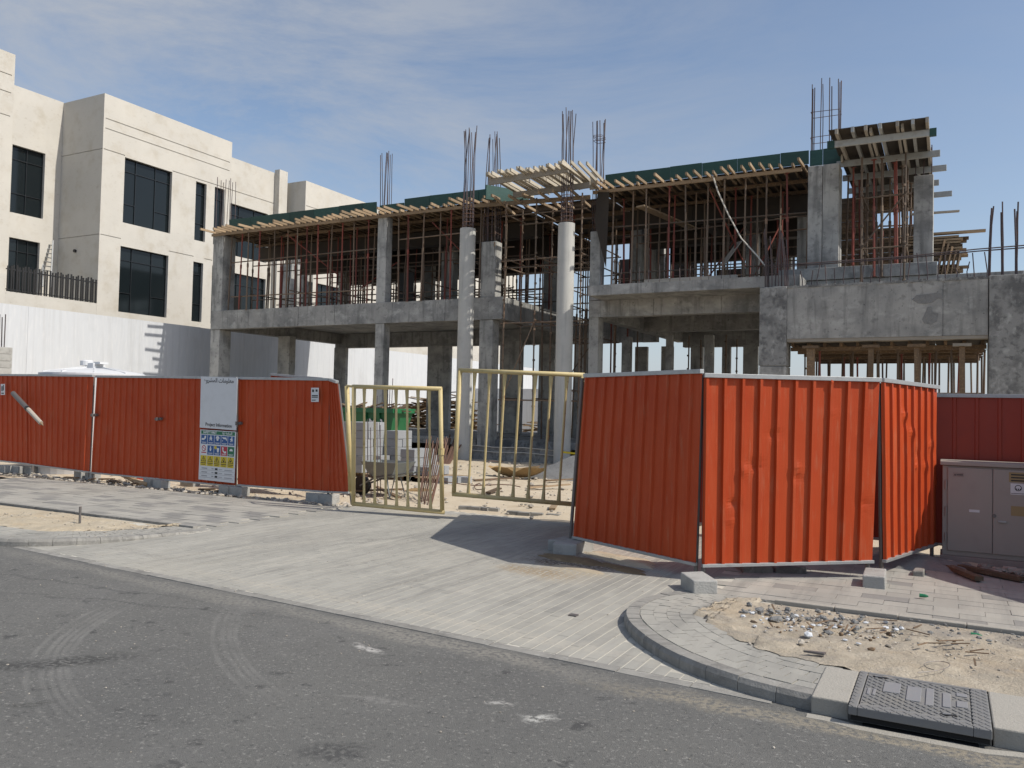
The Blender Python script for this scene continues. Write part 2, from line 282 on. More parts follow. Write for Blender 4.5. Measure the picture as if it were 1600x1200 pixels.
def thing(name, loc, label, cat, group=None):
    o = bpy.data.objects.new(name, None); COL.objects.link(o); o.location = Vector(loc); o.empty_display_size = .2; WL[o.name] = Vector(loc)
    return tag(o, label, cat, group)
def struct(o): o['kind'] = 'structure'; return o
def inst(src, loc, rotz=0., parent=None, rot=None):
    o = src.copy(); COL.objects.link(o); o.location = Vector(loc) - (wloc(parent) if parent else Vector((0, 0, 0))); o.rotation_euler = rot or (0, 0, rotz); WL[o.name] = Vector(loc)
    if parent: o.parent = parent
    return o
def nz(x, y, s=1., z=0.): return mnoise.fractal(Vector((x*s, y*s, z)), 1., 2., 4)
def jit(a): return R.uniform(-a, a)

# ================================================================== GROUND
def Yr(x): return 5.08 - .07*min(x, 0)
MB().quad((-3000, -3000, -.10), (3000, -3000, -.10), (3000, 3000, -.10), (-3000, 3000, -.10)).build('ground', 'far_ground').__setitem__('kind', 'structure')
mat('asphalt', (.132, .130, .121), .93, [((.085, .085, .084), .55, .45, .75, .6, I3), ((.165, .162, .155), 1.3, .52, .75, .5, I3), ((.045, .045, .045), 5., .625, .69, .75, I3), ((.32, .31, .285), 48, .57, .70, .75, I3), ((.05, .05, .05), 42, .55, .70, .65, I3), ((.34, .335, .32), 6, .73, .79, .5, I3)], .55, 130,
    extra=ring_extra([(-3.32, 5.70, 2.86, .022, 0.50, radians(-172), radians(-100)), (-3.32, 5.70, 2.90, .022, 0.50, radians(-172), radians(-100)), (-3.32, 5.70, 2.95, .022, 0.50, radians(-172), radians(-100)), (-3.32, 5.70, 3.00, .022, 0.50, radians(-172), radians(-100)), (-3.32, 5.70, 3.08, .022, 0.50, radians(-172), radians(-100)), (-1.99, 7.29, 3.88, .022, 0.48, radians(-158), radians(-108)), (-1.99, 7.29, 3.92, .022, 0.48, radians(-158), radians(-108)), (-1.99, 7.29, 3.97, .022, 0.48, radians(-158), radians(-108)), (-1.99, 7.29, 4.04, .022, 0.48, radians(-158), radians(-108)), (-3.90, 6.60, 4.30, .022, 0.36, radians(-172), radians(-120)), (-3.90, 6.60, 4.36, .022, 0.36, radians(-172), radians(-120))],
    [(-5.0, 3.42, .42, .17, .9, .9, (.045, .045, .043)), (-5.35, 3.1, .34, .12, .9, .85, (.05, .05, .048)), (-2.66, 3.2, .20, .11, .4, .75, (.05, .05, .05)), (-4.5, 2.88, .13, .05, .6, .7, (.055, .055, .05)), (-3.7, 4.0, .06, .05, .3, .7, (.05, .05, .05)), (-1.79, 4.66, .07, .05, .5, .65, (.05, .05, .05)),
     (-3.6, 4.66, .17, .06, -.3, .8, (.5, .48, .45)), (-1.97, 4.12, .12, .07, .4, .85, (.55, .54, .5)), (-2.25, 4.2, .09, .04, .4, .6, (.5, .48, .45)), (-2.9, 3.9, .3, .05, .2, .35, (.3, .29, .27)), (-7.6, 4.8, 2.6, .03, .12, .5, (.05, .05, .05)), (-6.2, 4.6, 1.9, .03, .25, .5, (.05, .05, .05)), (-4.0, 3.3, .06, .04, .2, .6, (.05, .05, .05)), (-2.95, 4.4, .05, .04, .2, .6, (.05, .05, .05)), (-6.1, 4.1, .07, .05, .2, .6, (.05, .05, .05)), (-3.2, 2.7, .09, .04, .7, .6, (.05, .05, .05)), (-3.2, 5.05, 1.5, .16, -.07, .55, (.30, .28, .24)), (-5.6, 5.2, 1.8, .14, -.07, .45, (.28, .265, .23)), (-8., 5.35, 1.6, .14, -.07, .4, (.28, .265, .23)), (-1.0, 4.85, 1.0, .14, 0, .6, (.32, .28, .21)), (.1, 4.8, .8, .08, 0, .6, (.34, .29, .21)), (-4.5, 2.2, 3., .5, .1, .3, (.16, .155, .145)), (-1.5, 3.6, .07, .04, .7, .55, (.05, .05, .05))]))
bmr = MB(); xs = [-60, -30, -15, -9, -6, -3, 0, 3, 8, 30]
for a, b in zip(xs, xs[1:]): bmr.quad((a, -30, -.004), (b, -30, -.004), (b, Yr(b)-.05, -.004), (a, Yr(a)-.05, -.004))
struct(bmr.build('road', 'asphalt'))

def resample(pts, step):
    P = [Vector(p) for p in pts]
    for _ in range(3):                                              # chaikin smoothing
        Q = [P[0]]
        for a, b in zip(P, P[1:]): Q += [a*.75+b*.25, a*.25+b*.75]
        P = Q+[P[-1]]
    out = [P[0]]; acc = 0.
    for a, b in zip(P, P[1:]):
        L = (b-a).length; t = step-acc
        while t <= L: out.append(a+(b-a)*(t/L)); t += step
        acc = (acc+L) % step
    return out
def offs(path, d, side):
    o = []
    for i, p in enumerate(path):
        t = (path[min(i+1, len(path)-1)]-path[max(i-1, 0)]).normalized(); n = Vector((-t.y, t.x))*side; o.append(p+n*d)
    return o
RK = [(-1.95, 8.0), (-2.30, 7.55), (-2.42, 7.0), (-2.36, 6.45), (-2.10, 5.92), (-1.69, 5.48), (-1.30, 5.22), (-.90, 5.08), (-.45, 5.03), (.3, 5.03), (1.5, 5.03), (4.5, 5.03)]
LK = [(-22, 5.62), (-14, 5.58), (-11, 5.52), (-9.9, 5.53), (-9.35, 5.68), (-8.98, 6.05), (-8.76, 6.5), (-8.66, 7.1), (-8.62, 7.85)]
zR = lambda y: .088 - .068*min(max((y-6.0)/1.8, 0), 1)
zL = lambda y: .078 - .07*min(max((y-6.0)/1.8, 0), 1)
SIDE = {'R': 1, 'L': 1}
def island(nm, K, zf, label_unused, gap=None):
    root = bpy.data.objects.new(nm, None); COL.objects.link(root); WL[root.name] = Vector((0, 0, 0)); root['kind'] = 'structure'
    fine = resample(K, .05); nst = 5                              # kerb stones of 0.25 m, five steps each
    lines = {d: offs(fine, d, 1) for d in [0, .018, .12]+[.127+.105*k for k in range(7)]}
    i = 0
    while i+nst < len(fine):
        j = i+nst-0.1; mid = fine[i+2]
        if not (gap and gap[0] < mid.x < gap[1]):
            seg = list(range(i, i+nst+1)); m = MB(); dz = jit(.004)
            for a, b in zip(seg, seg[1:]):
                fa = .04 if a == i else 0; fb = .04 if b == i+nst else 0
                def pt(d, k, k2, f): return lines[d][k].lerp(lines[d][k2], f)
                za, zb = zf(fine[a].y)+dz, zf(fine[b].y)+dz
                A = [pt(d, a, b, fa) for d in (0, .018, .12)]; B = [pt(d, b, a, fb) for d in (0, .018, .12)]
                v = []
                for (q, z) in ((A, za), (B, zb)):
                    v += [(q[0].x, q[0].y, -.06), (q[0].x, q[0].y, z-.03), (q[1].x, q[1].y, z), (q[2].x, q[2].y, z), (q[2].x, q[2].y, -.06)]
                m.add(v, [(k, (k+1) % 5, 5+(k+1) % 5, 5+k) for k in range(5)]+([(4, 3, 2, 1, 0)] if a == i else [])+([(5, 6, 7, 8, 9)] if b == i+nst else []))
            c = fine[i+2]
            m.build('kerb_stone', 'kerb_stone', root, loc=(c.x, c.y, 0))
        i += nst
    for r in range(5):
        d0, d1 = .127+.105*r, .127+.105*(r+1)
        step = 4; i = (r % 2)*2
        while i+step < len(fine):
            mid = fine[i+2]
            if not (gap and gap[0] < mid.x < gap[1]):
                m = MB(); dz = jit(.002); h = .012
                P = lambda d, k, f: lines[d][k].lerp(lines[d][k+1] if f > 0 else lines[d][k-1], abs(f))
                q = []
                for (d, k, f) in ((d0, i, .07), (d0, i+step, -.07), (d1, i+step, -.07), (d1, i, .07)):
                    p = P(d, k, f); c_ = lines[(d0)][i+2].lerp(lines[d1][i+2], .5); p = p + (c_-p).normalized()*.002
                    q.append((p.x, p.y, zf(fine[k].y)-.002+dz))
                m.hexa([(x, y, z-.05) for x, y, z in q], q); c = q[0]
                m.build('paver', 'paver', root, loc=c)
            i += step
    b = MB()
    for k in range(len(fine)-1):
        pa, pb, pc, pd = lines[.12][k], lines[.12][k+1], lines[.127+.105*6][k+1], lines[.127+.105*6][k]
        b.quad((pa.x, pa.y, zf(fine[k].y)-.010), (pb.x, pb.y, zf(fine[k+1].y)-.010), (pc.x, pc.y, zf(fine[k+1].y)-.014), (pd.x, pd.y, zf(fine[k].y)-.014))
    b.build('joint_bed', 'joint_sand', root)
    la, lb = offs(fine, .50, 1), offs(fine, .70, 1)
    return fine, [p.lerp(q, min(1, max(0, .62+.55*nz(p.x, p.y, 2.2, 4)+.25*nz(p.x, p.y, 9, 4)))) for p, q in zip(la, lb)]
GAP = (-.60, .36)
fR, inR = island('kerb_island', [(x, y) for x, y in RK], zR, '', GAP)
fL, inL = island('kerb_island.001', LK, zL, '')
def verge(nm, m, inner, back, zf, amp, seed, sink=.012):
    b = MB(); nu = len(inner); nv = 46
    for i, p in enumerate(inner):
        q = back(p, i/(nu-1))
        for j in range(nv+1):
            v = j/nv; x = p.x+(q.x-p.x)*v; y = p.y+(q.y-p.y)*v
            e = min(1, v*9)*min(1, (1-v)*9)
            b.v.append((x, y, zf(y)+(.003 if v < .12 else -sink)+e*(nz(x, y, 1.6, seed)*amp+nz(x, y, 7, seed)*amp*.45+nz(x, y, 22, seed+3)*amp*.22+amp*.35)))
    for i in range(nu-1):
        for j in range(nv):
            a = i*(nv+1)+j; b.f.append((a, a+1, a+nv+2, a+nv+1))
    o = b.build(nm, m, smooth=True); return struct(o)
verge('sand_verge', 'verge_soil', [p for p in inR], lambda p, u: Vector((max(p.x, -1.75) if u > .12 else -1.7-.1*u, 7.6)), zR, .032, 2.)
verge('sand_verge.001', 'verge_sand', [p for p in inL], lambda p, u: Vector((min(p.x, -9.0)+.0, 7.72)), zL, .035, 9.)

def inpoly(x, y, poly):
    c = False; n = len(poly)
    for i in range(n):
        x1, y1 = poly[i]; x2, y2 = poly[i-1]
        if (y1 > y) != (y2 > y) and x < (x2-x1)*(y-y1)/(y2-y1)+x1: c = not c
    return c
polyR = [(p.x, p.y) for p in fR]+[(4.5, 7.7), (-1.9, 7.75)]
polyL = [(p.x, p.y) for p in fL]+[(-8.62, 7.8), (-22, 7.8)]
# paved driveway between the two islands: pavers 0.1 x 0.2 m, the nearest 300 one by one
drv = bpy.data.objects.new('driveway', None); COL.objects.link(drv); WL[drv.name] = Vector((0, 0, 0)); drv['kind'] = 'structure'
MB().hexa([(-10.8, Yr(-10.8)-.1, -.08), (-.9, Yr(-.9)-.1, -.08), (-.9, 11.5, -.08), (-10.8, 11.5, -.08)], [(-10.8, Yr(-10.8), -.0025), (-.9, Yr(-.9), -.0025), (-.9, 11.5, -.0025), (-10.8, 11.5, -.0025)]).build('joint_bed', 'joint_sand', drv)
pv = []
for i in range(94):
    x = -10.7+i*.1+.05
    for j in range(-1, 34):
        y0 = 5.0+j*.2+(i % 2)*.1; y1 = y0+.2
        yr = Yr(x)+.006
        if y1 < yr+.03: continue
        y0 = max(y0, yr)
        cx, cy = x, (y0+y1)/2
        if inpoly(cx+.0, cy, polyR) or inpoly(cx, cy, polyL): continue
        if cy > 11.45+.2*nz(x, 3., 1.): continue
        pv.append((hypot(cx, cy), x, y0, y1))
pv.sort()
stuff = MB()
std = MB().box(-.0451, .0451, -.0990, .0990, -.05, 0).build('paver', 'paver', drv, loc=(0, 0, 0)); used = False
for k, (d, x, y0, y1) in enumerate(pv):
    dz = jit(.0007)
    if k < 300:
        if abs(y1-y0-.2) < .001:
            if not used: std.location = (x, (y0+y1)/2, dz); used = True
            else: inst(std, (x, (y0+y1)/2, dz), 0, drv, rot=(jit(.001), jit(.002), jit(.006)))
        else: MB().box(x-.0451, x+.0451, y0+.0010, y1-.0007, dz-.05, dz).build('paver', 'paver', drv, loc=(x, y0, 0))
    else: stuff.box(x-.0451, x+.0451, y0+.0010, y1-.0007, dz-.05, dz)
stuff.build('paver_field', 'paver', drv)['kind'] = 'stuff'
for i in range(17):                                                 # flush edging stones along the asphalt
    xa = -9.4+i*.5; xb = xa+.492
    if xa > -1.0: break
    z = jit(.003); MB().hexa([(xa, Yr(xa)-.10, -.06), (xb, Yr(xb)-.10, -.06), (xb, Yr(xb), -.06), (xa, Yr(xa), -.06)], [(xa, Yr(xa)-.10, z), (xb, Yr(xb)-.10, z), (xb, Yr(xb), z), (xa, Yr(xa), z)]).build('edging_stone', 'kerb_stone', drv, loc=(xa, Yr(xa), 0))
# pavements of square tiles
def pavement(nm, x0, nx, y0, ny, zf, t=.4, u=.2, dark=.12, skip=None):
    root = bpy.data.objects.new(nm, None); COL.objects.link(root); WL[root.name] = Vector((0, 0, 0)); root['kind'] = 'structure'
    x1, y1 = x0+nx*t, y0+ny*u
    MB().hexa([(x0, y0, -.09), (x1, y0, -.09), (x1, y1, -.09), (x0, y1, -.09)], [(x0, y0, zf(y0)-.009), (x1, y0, zf(y0)-.009), (x1, y1, zf(y1)-.009), (x0, y1, zf(y1)-.009)]).build('joint_bed', 'joint_sand', root)
    src = {}
    for m in ('tile_light', 'tile_dark'):
        src[m] = MB().box(-t/2+.002, t/2-.002, -u/2+.002, u/2-.002, -.05, 0)
    first = {}
    for i in range(nx):
        for j in range(ny):
            cx, cy = x0+(i+.5+.5*(j % 2))*t, y0+(j+.5)*u
            if skip and skip(cx, cy): continue
            m = 'tile_dark' if R.random() < dark else 'tile_light'
            p = (cx, cy, zf(cy)+jit(.002))
            if m not in first: first[m] = src[m].build('paving_tile', m, root, loc=(0, 0, 0)); first[m].location = p
            else: inst(first[m], p, 0, root, rot=(jit(.004), jit(.004), 0))
pavement('pavement', -17.4, 21, 7.85, 14, lambda y: .012, dark=.3, skip=lambda x, y: x > -8.75)
pavement('pavement.001', -2.1, 14, 7.72, 14, lambda y: .022, dark=.13)
kr = bpy.data.objects['pavement.001']
for i in range(9):
    xa = -1.35+i*.5; MB().box(xa, xa+.494, 7.62, 7.70, -.05, .05+jit(.003)).build('edging_stone', 'pale_concrete', kr, loc=(xa, 7.62, 0), bevel=.006)
kl = bpy.data.objects['pavement']
for i in range(20):
    xa = -18.9+i*.5; MB().box(xa, xa+.494, 7.75, 7.83, -.05, .035+jit(.003)).build('edging_stone', 'kerb_stone', kl, loc=(xa, 7.75, 0), bevel=.006)
# sand of the building site
b = MB(); gx = np.arange(-31, 8.01, .25); gy = np.arange(10.62, 40, .25)
for x in gx:
    for y in gy:
        t = min(max((y-10.75)/.5, 0), 1)
        if -8.9 < x < -4.7: t = min(max((y-11.2)/.5, 0), 1)
        if x > -1.95: t = min(max((y-10.5)/.4, 0), 1)
        elif x > -4.7: t = min(max((y-11.0)/.5, 0), 1)
        b.v.append((x, y, -.035+t*(.05+nz(x, y, .5, 5)*.05+nz(x, y, 2.5, 1)*.03+nz(x, y, 8, 2)*.018)))
ny_ = len(gy)
b.f = [(i*ny_+j, (i+1)*ny_+j, (i+1)*ny_+j+1, i*ny_+j+1) for i in range(len(gx)-1) for j in range(ny_-1)]
struct(b.build('site_ground', 'site_sand', smooth=True))

def rock(m, c, r, flat=.7):
    t = (1+5**.5)/2; vs = [(-1,t,0),(1,t,0),(-1,-t,0),(1,-t,0),(0,-1,t),(0,1,t),(0,-1,-t),(0,1,-t),(t,0,-1),(t,0,1),(-t,0,-1),(-t,0,1)]
    fs = [(0,11,5),(0,5,1),(0,1,7),(0,7,10),(0,10,11),(1,5,9),(5,11,4),(11,10,2),(10,7,6),(7,1,8),(3,9,4),(3,4,2),(3,2,6),(3,6,8),(3,8,9),(4,9,5),(2,4,11),(6,2,10),(8,6,7),(9,8,1)]
    sx, sy, sz = R.uniform(.7, 1.3), R.uniform(.7, 1.3), flat*R.uniform(.6, 1.1); a = R.uniform(0, 6.28); out = []
    for v in vs:
        k = r/1.9*R.uniform(.75, 1.2); x, y, z = v[0]*k*sx, v[1]*k*sy, v[2]*k*sz
        out.append((c[0]+x*cos(a)-y*sin(a), c[1]+x*sin(a)+y*cos(a), c[2]+z))
    m.add(out, fs)
def scatter(nm, m, n, fx, fy, fz, r0_, r1_):
    s = MB()
    for _ in range(n):
        x, y = fx(), fy(); r = r0_+(r1_-r0_)*R.random()**3; rock(s, (x, y, fz(x, y)+r*.2), r)
    o = s.build(nm, m); o['kind'] = 'stuff'; return o
U = R.uniform
scatter('rubble', 'stone', 1100, lambda: U(-19.5, -8.8), lambda: 10.7+abs(R.gauss(0, .5)), lambda x, y: .0, .008, .06)
scatter('rubble', 'stone', 1200, lambda: U(-13, -3), lambda: U(11.4, 23), lambda x, y: .02, .012, .06)
scatter('rubble', 'stone', 300, lambda: -1.0+R.gauss(0, .55), lambda: min(max(6.85+R.gauss(0, .35), 6.0), 7.5), lambda x, y: zR(y)-.01 if not (x < -1.55) else -.1, .006, .035)
scatter('rubble', 'stone', 500, lambda: U(-1.4, 2.5), lambda: U(5.9, 7.55), lambda x, y: zR(y), .004, .016)
scatter('rubble', 'stone', 300, lambda: U(-12, -8.9), lambda: U(6.3, 7.6), lambda x, y: zL(y) if inpoly(x, y, polyL) else -.2, .005, .02)
scatter('rubble', 'stone', 260, lambda: U(-.9, 1.4), lambda: 10.4+abs(R.gauss(0, .3)), lambda x, y: .03, .012, .08)
scatter('rubble', 'stone', 260, lambda: U(-8.4, -2), lambda: U(5.4, 11), lambda x, y: .0, .003, .010)
scatter('rubble', 'stone', 200, lambda: U(-8.4, 0), lambda: U(2.5, 5.1), lambda x, y: -.003, .003, .009)
spill('mortar_spill', (-1.25, 7.0), .38, .26, -.3, .05, 'gravel_grey', '') if False else None
for (m_, n_, a_, b_, cx_, cy_) in (('gravel_grey', 150, .006, .04, -1.15, 7.05), ('white_plaster', 120, .004, .028, -1.0, 6.85), ('old_or_shaded_timber', 60, .005, .03, -.9, 6.7), ('gravel_grey', 110, .004, .025, .1, 7.2)):
    scatter('rubble', m_, n_, lambda: cx_+R.gauss(0, .38), lambda: min(max(cy_+R.gauss(0, .22), 6.1), 7.55), lambda x, y: zR(y)+.01 if x > -1.5 else -.1, a_, b_)
for k in range(26):
    x, y = U(-1.3, 1.2), U(6.1, 7.5); a = U(0, 3.1); l_ = U(.03, .10); z = zR(y)+.03; tag(MB().bar((x-l_*cos(a), y-l_*sin(a), z), (x+l_*cos(a), y+l_*sin(a), z+.006), .012, .006).build('wood_splinter', 'old_or_shaded_timber', loc=(x, y, z)), 'small dark wood splinter lying on the right sand verge', 'splinter', 'wood splinters on the right sand verge')
# stones of a paver row left loose at the edge of the driveway
for px, py in [(727, 796), (742, 797), (757, 798), (770, 799), (803, 804), (820, 806), (838, 807), (865, 809)]:
    p = G(px, py); o = MB().box(-.11, .11, -.05, .05, 0, .06).build('loose_paver', 'kerb_stone', loc=(0, 0, 0), bevel=.006); o.location = (p[0], p[1], .0); o.rotation_euler = (0, 0, jit(.3)); WL[o.name] = Vector(p)
    tag(o, 'loose grey paver in the broken row between driveway and site sand', 'paver', 'loose pavers at the driveway edge')
# sand spilled round the fence foot
def spill(nm, c, rx, ry, ang, h, m, label):
    b = MB(); n = 40; b.v.append((c[0], c[1], h)); rings = 9
    for k in range(1, rings+1):
        for i in range(n):
            a = 2*pi*i/n; rr = (k/rings)*(1+.35*nz(cos(a)*1.3, sin(a)*1.3, 1.4, c[0])); x, y = rx*rr*cos(a), ry*rr*sin(a)
            X, Y = c[0]+x*cos(ang)-y*sin(ang), c[1]+x*sin(ang)+y*cos(ang)
            b.v.append((X, Y, max(h*(1-(k/rings)**2), 0)+(nz(X, Y, 8)*.25*h+.1*h if k < rings else -.006)))
    b.f = [(0, 1+i, 1+(i+1) % n) for i in range(n)]+[(1+k*n+i, 1+(k+1)*n+i, 1+(k+1)*n+(i+1) % n, 1+k*n+(i+1) % n) for k in range(rings-1) for i in range(n)]
    o = b.build(nm, m, smooth=True); o['kind'] = 'stuff'; return o
spill('spilled_sand', (-3.45, 8.15), .34, .10, -.3, .012, 'verge_sand', '')
spill('spilled_sand', (-3.75, 8.62), .46, .2, -.3, .022, 'wet_sand', '')
spill('spilled_sand', (-3.1, 8.45), .4, .12, -.5, .016, 'wet_sand', '')
spill('spilled_sand', (-3.3, 8.95), .6, .22, -.5, .03, 'verge_sand', '')
spill('spilled_sand', (-.25, 10.6), .7, .5, 0, .10, 'gravel_grey', '')

# ================================================================== HOARDING
def panel(name, bl, br, tl, tr, label, group, m='red_sheet', pitch=.19, depth=.021, dents=(), postz=.06, seed=0, bow=0.):
    bl, br, tl, tr = [Vector(p) for p in (bl, br, tl, tr)]
    c = (bl+br)/2; root = thing(name, (c.x, c.y, 0), label, 'fence panel', group)
    n = (br-bl).cross(tl-bl).normalized()
    if n.dot(Vector(EYE)-c) < 0: n = -n
    W = (br-bl).length; H = (tl-bl).length; k = max(3, round(W/pitch)); p = W/k
    prof = []
    for i in range(k):
        a = i*p; prof += [(a, 0), (a+.006, 0), (a+.016, depth), (a+.044, depth), (a+.056, 0), (a+.056+.5*(p-.056), .0)]
    prof.append((W, 0)); rows = 64 if dents else 8
    b = MB()
    for r in range(rows+1):
        v = r/rows
        for (u, d) in prof:
            s = u/W; q = (bl*(1-s)+br*s)*(1-v)+(tl*(1-s)+tr*s)*v
            dd = d + .004*nz(s*3, v*2, 1.2, seed) + bow*sin(pi*v)*(.5+.5*sin(3*s+seed))
            for (du, dv, dr, da) in dents:
                e = ((u-du)/dr)**2+((v*H-dv)/dr)**2
                if e < 6: dd += .38*da*exp(-e)*(1+.6*nz(u, v*H, 14, seed))
            q = q+n*dd; b.v.append(tuple(q))
    w = len(prof); b.f = [(i*w+j, i*w+j+1, (i+1)*w+j+1, (i+1)*w+j) for i in range(rows) for j in range(w-1)]
    o = b.build('sheet', m, root); sm = o.modifiers.new('solid', 'SOLIDIFY'); sm.thickness = .003; sm.offset = -1
    t = n*(depth*.5-.006)
    up = (tl-bl).normalized(); ext = (tr-tl).normalized()*.004
    MB().bar(tl+t+up*.012-ext, tr+t+up*.012+ext, .058, .045, up).build('top_channel', 'galvanised', root, bevel=.003)
    MB().bar(bl+t-up*.008-ext, br+t-up*.008+ext, .05, .032, up).build('bottom_channel', 'galvanised', root, bevel=.003)
    for (q, e, s) in ((bl, tl, 1), (br, tr, -1)):
        d = (br-bl).normalized()*s*.03; q2 = q-n*.035+d; e2 = e-n*.035+d
        foot = q2+(q2-e2).normalized()*((q2.z-postz)/(max((e2-q2).normalized().z, .5)))
        MB().tube(foot, e2-up*.02, .022, 10).build('post', 'steel_post', root, smooth=False)
    return root, n
def V(p, z=None):
    q = Vector(p); 
    if z is not None: q.z = z
    return q
YF = 11.1
def fl(px_t, yt, px_b, yb, Y=YF): return PY(px_b, yb, Y), PY(px_t, yt, Y)
edges = [(-62, 586, -66, 712, 11.1), (45, 587, 47, 725, 11.1), (146, 588, 139, 737, 11.08), (152, 589, 143, 738, 11.08), (249, 590, 248, 748, 11.06), (371, 592, 368, 759, 11.06), (373, 592, 372, 757, 11.04), (514, 594, 513, 768, 11.04)]
E3 = [fl(*e[:4], Y=e[4]) for e in edges]
GRP = 'red corrugated hoarding panels along the site boundary'
p1, _ = panel('fence_panel', E3[0][0], E3[1][0]+np.array([.03, .03, 0]), E3[0][1], E3[1][1]+np.array([.03, .03, 0]), 'leftmost red hoarding panel in the photo, cut by the frame, white sticker on it', GRP, seed=1)
p2, _ = panel('fence_panel', E3[1][0]+np.array([.01, -.01, 0]), E3[2][0], E3[1][1]+np.array([.01, -.01, 0]), E3[2][1], 'red hoarding panel pierced by a grey pole, left of the narrow white gap', GRP, seed=2)
p3, _ = panel('fence_panel', E3[3][0], E3[4][0]+np.array([.03, .03, 0]), E3[3][1], E3[4][1]+np.array([.03, .03, 0]), 'plain red hoarding panel between the narrow white gap and the panel with sign boards', GRP, seed=3)
p4, _ = panel('fence_panel', E3[4][0]+np.array([.01, 0, 0]), E3[5][0], E3[4][1]+np.array([.01, 0, 0]), E3[5][1], 'red hoarding panel carrying the white board and the coloured safety board', GRP, seed=4)
p5, nrm5 = panel('fence_panel', E3[6][0], E3[7][0], E3[6][1], E3[7][1], 'red hoarding panel with small white notice, right of the sign boards', GRP, seed=5, dents=[(.3, 1.9, .25, -.02), (1.5, .2, .3, .015)])
q0, q1 = E3[7]
panel('fence_panel', q0+np.array([.012, .01, 0]), PY(546, 769, 10.78), q1+np.array([.012, .01, 0]), PY(527, 598, 10.82), 'narrow bent red panel folded back at the hoarding end beside left gate leaf', GRP, pitch=.16, seed=6, dents=[(.25, .3, .3, .05), (.2, 1.2, .3, -.05)])
panel('fence_panel', PY(424, 740, 11.9), PY(506, 745, 11.5), PY(424, 586, 11.9), PY(506, 593, 11.5), 'spare red panel standing behind hoarding, only its galvanised top rail showing', GRP, seed=7)
# right-hand return of the hoarding
A, B_, C_, D_ = G(1092, 908), G(893, 858), G(1373, 906), np.array([-.11, 11.02, 0])
d_ab = (A-B_)/np.linalg.norm(A-B_); d_ac = (C_-A)/np.linalg.norm(C_-A)
panel('fence_panel', V(B_+d_ab*.05, .16), V(A-d_ab*.045, .17), V(B_+d_ab*.21, 2.11), V(A-d_ab*.0, 2.115), 'shaded red panel turned to the driveway, left of the sunlit ones', GRP, seed=8, dents=[(.7, 1.3, .2, .008), (1.4, .7, .25, -.008)])
panel('fence_panel', V(A+d_ac*.03, .165), V(C_-d_ac*.075, .20), V(A+d_ac*.02, 2.075), V(C_-d_ac*.01, 2.08), 'widest sunlit orange red panel facing the road, dented ribs', GRP, seed=9, depth=.032,
      dents=[(.33, .62, .05, -.04), (.42, .95, .05, .03), (.55, 1.02, .06, -.035), (.74, 1.33, .05, -.04), (.98, .98, .05, .03), (1.0, .86, .05, -.035), (1.30, 1.9, .04, .03), (1.36, 1.55, .05, .012), (.3, .45, .06, .02), (1.75, .6, .1, -.02)])
d_cd = (D_-C_)/np.linalg.norm(D_-C_)
panel('fence_panel', V(C_+d_cd*.12, .19), V(D_, .22), V(C_+d_cd*.02, 2.08), V(D_, 2.06), 'sunlit red panel with crumpled ribs turned away at the right, cabinet behind it', GRP, seed=10, depth=.027,
      dents=[(.55, 1.55, .06, .05), (.63, 1.45, .05, -.05), (.8, 1.35, .06, .05), (.92, 1.1, .05, -.04), (.9, .95, .05, .05), (1.2, .95, .06, .04), (1.3, 1.2, .07, .05), (1.45, 1.1, .06, -.05), (1.5, .75, .08, .04)])
E_ = np.array([-4.80, 11.42, 0])
panel('fence_panel', V(E_, .12), V(B_+d_ab*.03, .15), V(E_, 2.1), V(B_+d_ab*.20, 2.115), 'red panel seen edge on behind the shaded panel, beside the higher gate leaf', GRP, seed=11)
xs = [-4.78, -2.85, -.92, 1.02, 2.95, 4.9]
lab = ['maroon panel hidden behind shaded red panel, hinge side of the right gate leaf', 'maroon panel standing behind the sunlit orange panel', 'dark maroon panel behind the grey utility cabinet', 'maroon panel beyond the right frame edge beside the cabinet', 'maroon panel furthest right behind the cabinet, outside the frame']
for i in range(5):
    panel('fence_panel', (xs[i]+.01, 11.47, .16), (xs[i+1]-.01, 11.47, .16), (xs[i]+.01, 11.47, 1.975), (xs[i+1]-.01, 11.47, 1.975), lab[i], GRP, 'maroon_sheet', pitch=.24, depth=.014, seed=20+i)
# unseen sheet added right of frame, sloped to shade the end panel and pavement
panel('fence_panel', (1.98, 8.85, .03), (1.6, 11.3, .03), (1.93, 8.9, 1.22), (1.42, 11.25, 2.7), 'unseen red sheet added beyond the right frame edge to cast shade', GRP, seed=31)

def foot(p0, p1, p2, h_, label, cat='concrete block', grp='concrete foot blocks of the hoarding', m='block_concrete'):
    h = h_*.82; a, b, c = [G(*p) for p in (p0, p1, p2)]; a, b, c = Vector(a), Vector(b), Vector(c)
    ex = (b-a).normalized(); L = (b-a).length; ey = Vector((-ex.y, ex.x, 0)); 
    if ey.dot(c-a) < 0: ey = -ey
    Wd = max(.16, min(.42, (c-a).length))
    o = MB(); v = [a+Vector((jit(.006), jit(.006), -.02)), a+ex*L+Vector((jit(.006), jit(.006), -.02)), a+ex*L+ey*Wd+Vector((0, 0, -.02)), a+ey*Wd+Vector((0, 0, -.02))]
    o.hexa(v, [p+Vector((jit(.008), jit(.008), h+.02+jit(.01))) for p in v]); ob = o.build('concrete_block', m, loc=(a+ex*L/2+ey*Wd/2), bevel=.012)
    return tag(ob, label, cat, grp)
foot((1084, 931), (1121, 931), (1061, 916), .17, 'grey concrete block under the post between shaded and sunlit panels')
foot((1347, 921), (1384, 925), (1393, 908), .18, 'pale concrete block under the post at the right end of the widest sunlit panel')
foot((864, 866), (901, 868), (872, 852), .15, 'shaded concrete block on damp sand at the left foot of the shaded panel')
foot((903, 866), (928, 859), (895, 856), .15, 'sunlit concrete block tucked behind the shaded block on damp sand')
